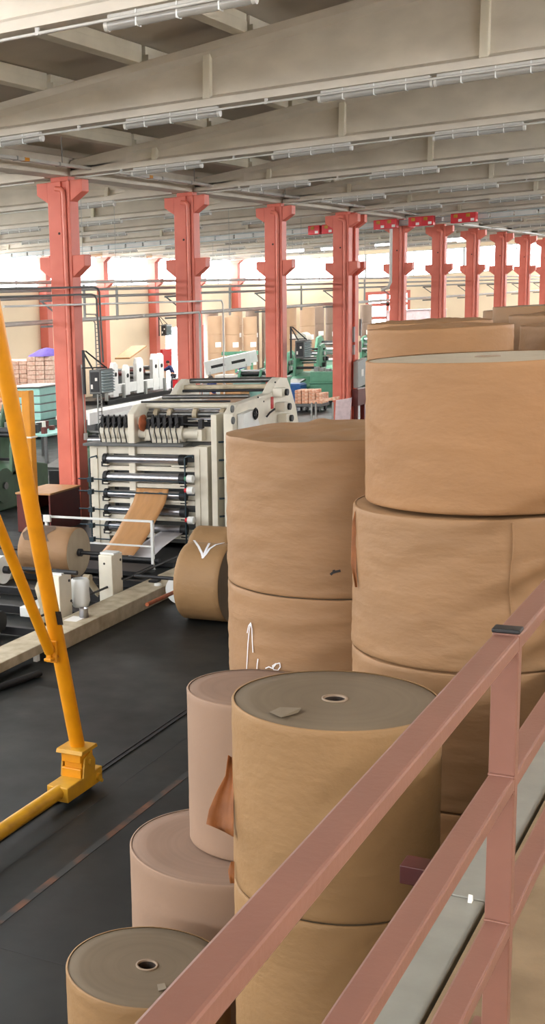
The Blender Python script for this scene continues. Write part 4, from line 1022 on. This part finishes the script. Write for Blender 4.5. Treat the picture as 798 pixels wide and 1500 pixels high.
# green machines at the left
def green_machine(x, y, label, s=1, m='green_d', rz=0, seed=0, h=1.7):
    rnd = random.Random(seed)
    t = thing('bag_machine', label, 'machine', (x, y, 0))
    mb = MB(); mb.prism([(x-1.0*s, 0), (x+1.2*s, 0), (x+1.2*s, .8*s), (x+.4*s, .95*s), (x-.5*s, .8*s), (x-1.0*s, .5*s)], 'y', y-.45*s, y+.45*s); mb.build('base_casting', m, t, .04)
    for sy in (-.45, .37):
        mb = MB(); mb.prism([(x-.35*s, .7*s), (x+.5*s, .8*s), (x+.55*s, h*s*.9), (x+.3*s, h*s), (x-.1*s, h*s*.97), (x-.3*s, h*s*.7)], 'y', y+sy*s, y+(sy+.09)*s); mb.build('side_frame', m, t, .02)
    for k in range(5):
        a, b = x+rnd.uniform(-.2, .45)*s, rnd.uniform(.9, h*.95)*s
        mb = MB(); mb.cyl((a, y-.5*s, b), (a, y+.5*s, b), rnd.uniform(.03, .09)*s, 14); mb.build('roller', rnd.choice(['steel', 'dark', 'chrome']), t)
    mb = MB(); mb.cyl((x-.75*s, y-.5*s, .55*s), (x-.75*s, y-.42*s, .55*s), .38*s, 28); mb.build('flywheel', m, t, .02)
    mb = MB(); mb.cyl((x-.75*s, y-.54*s, .55*s), (x-.75*s, y-.5*s, .55*s), .08*s, 16); mb.build('hub', 'steel', t)
    mb = MB(); mb.bar((x-1.0*s, y, .75*s), (x-1.9*s, y+.1*s, .55*s), .5*s, .06*s); mb.build('delivery_table', 'steel', t)
    mb = MB(); mb.box(x-1.9*s, x-1.8*s, y-.1*s, y+.2*s, 0, .5*s); mb.build('table_leg', 'dark', t)
    for k in range(3):
        mb = MB(); mb.box(x-.2*s+k*.25*s, x-.05*s+k*.25*s, y-.56*s, y-.46*s, (.9+.2*k)*s, (1.05+.2*k)*s); mb.build('control_box', rnd.choice(['dark', 'label', 'grey']), t, .01)
    mb = MB(); mb.tube([(x+.4*s, y-.5*s, 1.0*s), (x+.3*s, y-.6*s, .8*s), (x+.1*s, y-.6*s, .6*s), (x+.1*s, y-.5*s, .4*s)], .02*s, 6); mb.build('cable', 'dark', t)
    return t
p = onz(4, 745, 0); green_machine(p.x+.6, p.y+.3, 'dark green bag machine at the left edge of the photo', 1.15, 'green_d', seed=1, h=1.9)
p = onz(62, 722, 0); green_machine(p.x+2.4, p.y-.4, 'dark green machine with sloping table between yellow leg and nearest column', 1.2, 'green_d', seed=2, h=1.2)
p = onz(20, 690, 0); green_machine(p.x+3, p.y+2.6, 'dark green machine farther back behind the yellow leg', 1.2, 'green_d', seed=3, h=1.6)
# green machines right of column three
p = onz(440, 584, 0); green_machine(60.6, 21.0, 'green machine with white motor beyond the third column', 1.4, 'green', seed=5, h=1.9)
mb = MB(); mb.cyl((60.3, 21.3, 2.95), (61.1, 21.3, 2.95), .28, 18); tag(mb.build('motor_cowl', 'cream'), 'cream round motor cowl on the far green machine', 'motor')
p = onz(474, 580, 0); green_machine(67.6, 22.3, 'green machine just left of the fourth column', 1.5, 'green', seed=6, h=1.9)
green_machine(63.7, 23.7, 'green machine behind the third column', 1.4, 'green', seed=7, h=1.6)
green_machine(57.9, 22.9, 'low green machine left of the third column', 1.3, 'green', seed=8, h=1.3)
p = onz(536, 560, 0); green_machine(71.3, 21.0, 'green machine right of the twin columns', 1.4, 'green', seed=9, h=1.9)
p = onz(472, 592, 0)
t = thing('green_bin', 'large pale green steel bin left of the fourth column', 'bin', (p.x, p.y, 0))
mb = MB(); mb.box(p.x-.1, p.x+1.6, p.y-.75, p.y+.55, .15, .95); mb.box(p.x-.15, p.x+1.65, p.y-.8, p.y+.6, .95, 1.03); mb.box(p.x-.1, p.x+1.6, p.y-.75, p.y+.55, 1.03, 1.5); mb.build('body', 'green', t, .02)
mb = MB()
for k in range(4): mb.box(p.x+.1*k, p.x+.1*k+.3, p.y-.6+.3*k, p.y-.4+.3*k, 1.5, 1.58+.04*k)
mb.build('scrap_metal', 'steel', t)
for sx in (0, 1.4): mb = MB(); mb.box(p.x+sx, p.x+sx+.1, p.y-.7, p.y+.5, 0, .15); mb.build('foot', 'dark', t)
p = onz(432, 586, 0); p.x -= 3.2; p.y -= .9; mb = MB(); mb.box(p.x, p.x+.9, p.y-.5, p.y+.5, 0, .95); mb.box(p.x+.05, p.x+.85, p.y-.45, p.y+.45, .95, 1.0)
tag(mb.build('blue_bin', 'blue', bevel=.03), 'dark blue bin standing before the far green machine', 'bin')
# trolley with bundles
a, b = onz(428, 603, 0), onz(472, 603, 0)
t = thing('pallet_trolley', 'low blue grey trolley right of the third column', 'trolley', ((a.x+b.x)/2, (a.y+b.y)/2, 0))
xm = a.x+.3
mb = MB(); mb.box(xm-.4, xm+.6, b.y, a.y, .22, .34); mb.build('deck', 'grey_d', t, .01)
for y in (b.y+.15, (a.y+b.y)/2, a.y-.15):
    mb = MB(); mb.cyl((xm-.35, y-.04, .11), (xm-.35, y+.04, .11), .11, 16); mb.build('wheel', 'dark', t)
    mb = MB(); mb.cyl((xm+.5, y-.04, .11), (xm+.5, y+.04, .11), .11, 16); mb.build('wheel', 'dark', t)
k = 0
for r in range(4):
    for c in range(4 if r < 3 else 3):
        yy = a.y-.1-(c+1)*(a.y-b.y-.1)/4; yy2 = yy+(a.y-b.y-.1)/4-.03
        mb = MB(); mb.box(xm-.35, xm+.5, yy, yy2, .345+r*.15, .345+r*.15+.145)
        tag(mb.build('bag_bundle', 'orangebundle', bevel=.02), 'orange printed bag bundle on the low trolley, %s layer up, %s from the left' % (ORD[r], ORD[c]), 'bag bundle', 'bundles on the trolley'); k += 1
# film wrapped board leaning, at the twin columns
XW = 43.6; a, b, c_ = onx(489, 600, XW), onx(511, 600, XW), onx(500, 583, XW)
mb = MB(); mb.prism([(b.y, 0), (a.y, 0), (a.y-.06, c_.z-.08), (b.y-.06, c_.z)], 'x', XW, XW+.12)
tag(mb.build('wrapped_board', 'wrapfilm', bevel=.02), 'cloudy film wrapped board standing before the fourth column', 'board')
a, b = onx(455, 587, XW+.5), onx(492, 584, XW+.5)
t = thing('work_bench', 'small bench with pink board top behind the film wrapped board', 'bench', (XW+.6, (a.y+b.y)/2, 0))
mb = MB(); mb.prism([(b.y, b.z-.04), (a.y, a.z-.06), (a.y, a.z-.01), (b.y, b.z+.06)], 'x', XW+.3, XW+.9); mb.build('top', 'orangebundle', t)
for yy in (b.y+.05, a.y-.1):
    for xx in (XW+.35, XW+.8):
        mb = MB(); mb.box(xx, xx+.05, yy, yy+.05, 0, a.z-.05); mb.build('leg', 'grey', t)
# electric panel on the twin column
t = thing('electric_panel', 'grey electric panel on a red stand at the foot of the twin columns', 'electrical panel', (45.6, 13.9, 0))
mb = MB(); mb.prism([(45.75, 1.55), (46.75, 1.62), (46.75, 2.6), (45.75, 2.5)], 'y', 14.02, 14.2); o = mb.build('enclosure', 'grey', t, .02)
mb = MB(); mb.box(46.1, 46.35, 14.0, 14.02, 1.95, 2.2); mb.build('isolator_switch', 'label', o)
mb = MB(); mb.box(45.75, 46.8, 14.02, 14.25, .9, 1.5); mb.box(45.8, 45.9, 14.05, 14.2, 0, .9); mb.box(46.6, 46.7, 14.05, 14.2, 0, .9); mb.build('stand', 'darkred', t, .01)
for i, (x, z, h) in enumerate(((45.85, 2.75, .35), (45.85, 3.2, .55), (46.65, 2.8, .4), (46.65, 3.4, .6))):
    mb = MB(); mb.box(x, x+.1, 14.2, 14.275, z, z+h); mb.build('switch_box', 'grey', t, .006)
p = onz(533, 612, 0)
mb = MB(); mb.prism([(p.x, 0), (p.x+.8, 0), (p.x+.8, 1.0), (p.x+.5, 1.25), (p.x+.2, 1.1)], 'y', p.y-.7, p.y)
tag(mb.build('covered_box', 'blue', bevel=.06), 'blue covered crate right of the twin column foot', 'crate')
# white printing machine in the far bay
A0, A1 = onz(165, 600, 0), onz(243, 566, 0)
t = thing('white_printing_machine', 'long white printing machine beyond the second column, one worker at its end', 'machine', (A0.x, A0.y, 0))
y0 = 31.0
def wx(px): return ony(px, 570, y0).x
mb = MB(); mb.box(wx(158), wx(238), y0-.1, y0+.0, .45, .95); mb.build('skirt_panel', 'white', t, .02)
mb = MB(); mb.box(wx(150), wx(245), y0-.3, y0+1.6, .0, .2); mb.build('floor_rail', 'dark', t)
mb = MB(); mb.box(wx(160), wx(236), y0+.6, y0+1.0, .3, 1.3); mb.build('inner_body', 'grey_d', t)
for i, (a, b, h) in enumerate(((163, 171, 2.1), (181, 188, 1.9), (198, 208, 2.2), (222, 230, 2.3), (231, 238, 2.3))):
    mb = MB(); mb.prism([(wx(a), .3), (wx(b), .3), (wx(b), h-.15), (wx(b)-.25, h), (wx(a)+.15, h), (wx(a), h-.3)], 'y', y0-.12, y0+.1); o = mb.build('side_plate', 'white', t, .03)
    mb = MB(); mb.cyl((wx((a+b)/2), y0-.15, h*.7), (wx((a+b)/2), y0-.12, h*.7), .11, 16); mb.build('dial', 'dark', o)
for i in range(9):
    x = wx(168)+i*(wx(236)-wx(168))/9
    mb = MB(); mb.cyl((x, y0+.1, 1.2+.12*(i % 4)), (x, y0+1.4, 1.2+.12*(i % 4)), .12, 14); mb.build('print_cylinder', ['steel', 'dark', 'darkred', 'steel'][i % 4], t)
mb = MB(); mb.bar((wx(195), y0+.6, 2.2), (wx(220), y0+.6, 2.75), .9, .08); mb.build('brown_sheet', 'web', t)
for i, px in enumerate((150, 176, 208, 236)):
    mb = MB(); mb.box(wx(px), wx(px)+.15, y0-.25, y0-.12, 0, .9); mb.build('leg', 'grey', t)
# low white conveyor in front of it
mb = MB(); q0, q1 = onz(150, 618, 0), onz(262, 578, 0)
t = thing('white_conveyor', 'low white conveyor bed running behind the cream machine', 'conveyor', (q0.x, q0.y, 0))
mb = MB(); mb.box(42, 55, 23.2, 24.6, .75, .9); mb.build('bed', 'tray', t, .02)
mb = MB(); mb.box(42, 55, 23.1, 23.2, .55, 1.0); mb.build('side_rail', 'white', t)
for k in range(6): mb = MB(); mb.box(42.5+k*2.3, 42.6+k*2.3, 23.2, 24.5, 0, .75); mb.build('leg', 'grey_d', t)
# conveyors beyond column two
t = thing('sloping_conveyor', 'white sloping conveyor with dark slots before the far rolls', 'conveyor', (62, 26.2, 0))
c0, c1 = onz(300, 585, 0), onz(348, 562, 0)
X0 = 60.
pa, pb = onx(300, 540, X0), onx(350, 528, X0)
mb = MB(); mb.bar((X0, pa.y, pa.z), (X0+1.5, pb.y, pb.z), .12, .7); mb.build('side_panel', 'white', t, .02)
mb = MB(); mb.bar((X0+.9, pa.y, pa.z+.1), (X0+2.4, pb.y, pb.z+.1), .12, .6); mb.build('side_panel', 'white', t, .02)
mb = MB()
for f in (.15, .6): 
    u = Vector((X0-.08, pa.y, pa.z)).lerp(Vector((X0+1.42, pb.y, pb.z)), f); v = Vector((X0-.08, pa.y, pa.z)).lerp(Vector((X0+1.42, pb.y, pb.z)), f+.3); mb.bar(u, v, .02, .14)
mb.build('slot', 'dark', t)
for f in (.1, .9):
    u = Vector((X0, pa.y, pa.z)).lerp(Vector((X0+1.5, pb.y, pb.z)), f); mb = MB(); mb.box(u.x-.05, u.x+.05, u.y-.05, u.y+.05, 0, u.z-.2); mb.build('leg', 'grey', t)
# teal/green gantry frame and clutter table near the far workers
t = thing('green_work_frame', 'light green work frame with arm beside the far worker', 'work frame', (66, 26.5, 0))
p = onx(347, 540, 66)
for dy in (0, -.9): mb = MB(); mb.box(66, 66.12, p.y+dy, p.y+dy+.12, 0, 2.1); mb.build('post', 'green', t)
mb = MB(); mb.box(66, 66.12, p.y-1.2, p.y+.9, 2.0, 2.2); mb.build('crossbar', 'green', t)
mb = MB(); mb.box(65.7, 66.6, p.y-1.5, p.y+1.2, .8, .95); mb.build('table', 'tray', t)
for i, (px, py, X, w, h, m, lb) in enumerate(((366, 556, 53, 1.3, 1.35, 'teal', 'pale teal cabinet'), (407, 556, 53.6, .8, 1.5, 'green', 'green cabinet'),
        (343, 566, 52, 1.0, 1.15, 'web', 'brown crate'), (306, 566, 49, 1.1, 1.0, 'tray', 'white bench'), (270, 560, 57.2, .9, 1.3, 'red', 'red tool trolley'), (600, 462, 80, 2.6, .5, 'wrapfilm', 'silvery film wrapped load'),
        (625, 462, 84, 2.2, .45, 'wrapfilm', 'cloudy wrapped load'))):
    p = onx(px, py, X)
    hh = h if py > 500 else p.z+.3
    t = thing('storage_bench', lb+' standing in the far bay, number %s from the left' % ORD[i] if False else lb+' standing in the far bay', 'bench', (p.x, p.y, 0))
    mb = MB(); mb.box(p.x-.4, p.x+.5, p.y-w/2, p.y+w/2, .1, hh); mb.build('body', m, t, .03)
    mb = MB(); mb.box(p.x-.45, p.x+.55, p.y-w/2-.04, p.y+w/2+.04, hh, hh+.05); mb.build('top', 'grey' if i < 5 else 'wrapfilm', t, .01)
    for k in range(3):
        mb = MB(); mb.box(p.x-.42, p.x-.40, p.y-w/2+.05+k*w/3, p.y-w/2+w/3-.02+k*w/3, .2, hh-.1); mb.build('front_panel', m, t, .005)
    mb = MB(); mb.box(p.x-.3, p.x+.4, p.y-w/2+.05, p.y+w/2-.05, 0, .1); mb.build('plinth', 'dark', t)
# red fire cabinet on the left wall
p = ony(243, 523, 34.7)
mb = MB(); mb.box(p.x-.7, p.x+.7, 34.6, 34.895, .9, 2.2); tag(mb.build('fire_cabinet', 'red', bevel=.02), 'red fire hose cabinet on the left wall beside the bright doorway', 'cabinet')

# ------------------------------------------------------------------ people
def person(loc, heading, label, lean=.0, arms=(.9, .9), bend=0, cloth='overall', legs='trousers', scale=1.0, up=0):
    """continuous skinned figure; heading = direction faced (radians about z)."""
    t = thing('person', label, 'person', loc)
    ch, sh_ = math.cos(heading), math.sin(heading)
    def L(f, s, z): return Vector((loc[0]+(f*ch-s*sh_)*scale, loc[1]+(f*sh_+s*ch)*scale, loc[2]+z*scale))
    hipz = .92; l = lean
    chest = (math.sin(l)*.42, hipz+math.cos(l)*.42); neck = (math.sin(l)*.56, hipz+math.cos(l)*.56)
    hd0 = (math.sin(l*.8)*.06+neck[0], neck[1]+.07); hd = (neck[0]+math.sin(l)*.1+.03, neck[1]+.17); top = (neck[0]+math.sin(l)*.14+.02, neck[1]+.25)
    J = {}
    J['pelvis'] = (L(0, 0, hipz), .135); J['waist'] = (L(math.sin(l)*.18, 0, hipz+.18), .12)
    J['chest'] = (L(chest[0], 0, chest[1]), .145); J['neck'] = (L(neck[0], 0, neck[1]), .055)
    J['head0'] = (L(hd0[0], 0, hd0[1]), .06); J['head'] = (L(hd[0], 0, hd[1]), .095); J['top'] = (L(top[0], 0, top[1]), .07)
    E_ = [('pelvis','waist'),('waist','chest'),('chest','neck'),('neck','head0'),('head0','head'),('head','top')]
    for s, n in ((1, 'l'), (-1, 'r')):
        a = arms[0] if s > 0 else arms[1]
        shz = chest[1]+.07; sx = chest[0]+.01
        J['sh'+n] = (L(sx, s*.18, shz), .06)
        el = (sx+math.sin(a)*.28, shz-math.cos(a)*.28); J['el'+n] = (L(el[0], s*.23, el[1]), .045)
        b = a+.7; wr = (el[0]+math.sin(b)*.25, el[1]-math.cos(b)*.25); J['wr'+n] = (L(wr[0], s*.20, wr[1]), .03)
        hn = (wr[0]+math.sin(b)*.09, wr[1]-math.cos(b)*.09); J['hand'+n] = (L(hn[0], s*.19, hn[1]), .035)
        E_ += [('chest','sh'+n),('sh'+n,'el'+n),('el'+n,'wr'+n),('wr'+n,'hand'+n)]
        J['hip'+n] = (L(0, s*.10, hipz-.08), .095); J['kn'+n] = (L(.03+.05*s, s*.11, .5), .065); J['an'+n] = (L(-.02+.1*s, s*.11, .09), .042); J['toe'+n] = (L(.15+.1*s, s*.13, .035), .036)
        E_ += [('pelvis','hip'+n),('hip'+n,'kn'+n),('kn'+n,'an'+n),('an'+n,'toe'+n)]
    def skin(name, keys, m, parent, grow=0, root='pelvis', fingers=False):
        ks = [k for k in J if k in keys]; idx = {k: i for i, k in enumerate(ks)}
        base = Vector(loc)
        vs = [J[k][0]-base for k in ks]; es = [(idx[a], idx[b]) for a, b in E_ if a in idx and b in idx]
        rad = [(J[k][1]+grow)*scale for k in ks]
        if fingers:
            for s, n in ((1, 'l'), (-1, 'r')):
                h0 = J['hand'+n][0]; w0 = J['wr'+n][0]; d = (h0-w0).normalized(); side = Vector((-sh_, ch, 0))
                for q in range(5):
                    o = side*(q-2)*.017*scale; ln = (.07, .085, .09, .085, .05)[q]*scale
                    i0 = len(vs); vs.append(h0+o+d*.02-base); rad.append(.010); vs.append(h0+o*1.5+d*ln+Vector((0,0,-.02))-base); rad.append(.008)
                    es.append((idx['hand'+n], i0)); es.append((i0, i0+1))
        me = bpy.data.meshes.new(name); me.from_pydata([tuple(v) for v in vs], es, []); o = bpy.data.objects.new(name, me); C.objects.link(o); o.parent = parent
        me.materials.append(M[m])
        md = o.modifiers.new('skin', 'SKIN'); md.use_smooth_shade = True
        sv = me.skin_vertices[0].data
        for i, r in enumerate(rad): sv[i].radius = (r, r)
        sv[idx[root]].use_root = True
        sb = o.modifiers.new('sub', 'SUBSURF'); sb.levels = 1; sb.render_levels = 2
        return o
    skin('body', list(J), 'skin', t, 0, fingers=True)
    skin('shirt', ['pelvis', 'waist', 'chest', 'shl', 'ell', 'shr', 'elr', 'wrl', 'wrr'], cloth, t, .02)
    skin('trousers', ['pelvis', 'hipl', 'knl', 'anl', 'hipr', 'knr', 'anr'], legs, t, .022)
    mb = MB(); c = J['head'][0]; mb.lathe([(.001, .115), (.05, .108), (.085, .08), (.103, .035), (.104, -.01), (.09, -.03)], 20, c+Vector((-.015*ch, -.015*sh_, .02))); mb.build('hair', 'hair', t)
    mb = MB()
    hc = J['head'][0]
    for s in (-1, 1):
        e = hc+Vector((ch*.088-sh_*s*.032, sh_*.088+ch*s*.032, .01)); mb.cyl(e, e+Vector((ch*.008, sh_*.008, 0)), .010, 8)
    mb.build('eyes', 'hair', t)
    mb = MB(); nz = hc+Vector((ch*.085, sh_*.085, -.005)); mb.cyl(nz+Vector((0,0,.02)), nz+Vector((ch*.025, sh_*.025, -.025)), .007, 8, .014); mb.cyl(nz+Vector((-sh_*.02, ch*.02, -.05)), nz+Vector((sh_*.02, -ch*.02, -.05)), .006, 6)
    for s in (-1, 1):
        e = hc+Vector((-sh_*s*.092, ch*s*.092, 0)); mb.cyl(e-Vector((0,0,.025)), e+Vector((0,0,.025)), .014, 8)
    mb.build('face_details', 'skin', t)
    for n in 'lr':
        a, b = J['an'+n][0], J['toe'+n][0]; mb = MB(); mb.tube([a+Vector((0,0,-.03)), (a+b)/2+Vector((0,0,-.02)), b, b+(b-a)*.12], [.05*scale, .05*scale, .045*scale, .02*scale], 10); mb.build('shoe', 'dark', t)
    return t
p = onz(250, 566, 0); person((p.x-3, p.y-1.6, 0), math.radians(95), 'person in blue workwear bending over the white printing machine', lean=.5, arms=(1.0, .8))
d_ = ray(312, 549); q = 56/math.hypot(d_.x, d_.y)
person((d_.x*q, d_.y*q, 0), math.radians(60), 'person in dark blue top half hidden behind the cream machine', lean=.25, arms=(.6, .7), legs='overall')
d_ = ray(358, 530); q = 70/math.hypot(d_.x, d_.y)
person((d_.x*q, d_.y*q, 0), math.radians(150), 'person in blue standing by the green frame before the far rolls', lean=.2, arms=(.7, .5), legs='overall')

# ------------------------------------------------------------------ light
w = bpy.data.worlds.new('sky'); bpy.context.scene.world = w; w.use_nodes = True
bg = w.node_tree.nodes['Background']; bg.inputs[0].default_value = (.96, .975, 1.0, 1); bg.inputs[1].default_value = 18.0
def portal(loc, rot, sx, sy):
    l = bpy.data.lights.new('window_light', 'AREA'); l.shape = 'RECTANGLE'; l.size = sx; l.size_y = sy; l.cycles.is_portal = True
    o = bpy.data.objects.new('window_light', l); o.location = loc; o.rotation_euler = rot; C.objects.link(o)
R9 = math.pi/2
portal((40, YL+.05, 7.0), (-R9, 0, 0), 108, 1.7)
portal((64, YR-.02, 6.0), (R9, 0, 0), 54, 3.2)
portal((XB+.05, 14, 7.15), (0, -R9, 0), 1.7, 41)
for a, b in ADDED_SKY:
    x0, x1 = SKX[0][0], skyx(a)[-1][1]; portal(((x0+x1)/2, (a+b)/2, zt((a+b)/2)+.25), (0, 0, 0), x1-x0, b-a)  # portals under the added rooflights
portal((XE-.02, 14, 5), (0, R9, 0), 7.8, 41)

# ------------------------------------------------------------------ camera
cam = bpy.data.cameras.new('camera'); co = bpy.data.objects.new('camera', cam); C.objects.link(co)
cam.sensor_fit = 'HORIZONTAL'; cam.sensor_width = 36; cam.lens = F/798*36
cam.shift_x = (399-XP)/798; cam.shift_y = (YP-750)/798; cam.clip_end = 400
rm = Matrix((AR, AU, -AF)).transposed(); co.matrix_world = Matrix.Translation(CAM) @ rm.to_4x4()
S = bpy.context.scene; S.camera = co
S.view_settings.view_transform = 'Standard'; S.view_settings.look = 'None'; S.view_settings.gamma = 1; S.view_settings.use_curve_mapping = False
S.view_settings.exposure = 0.18
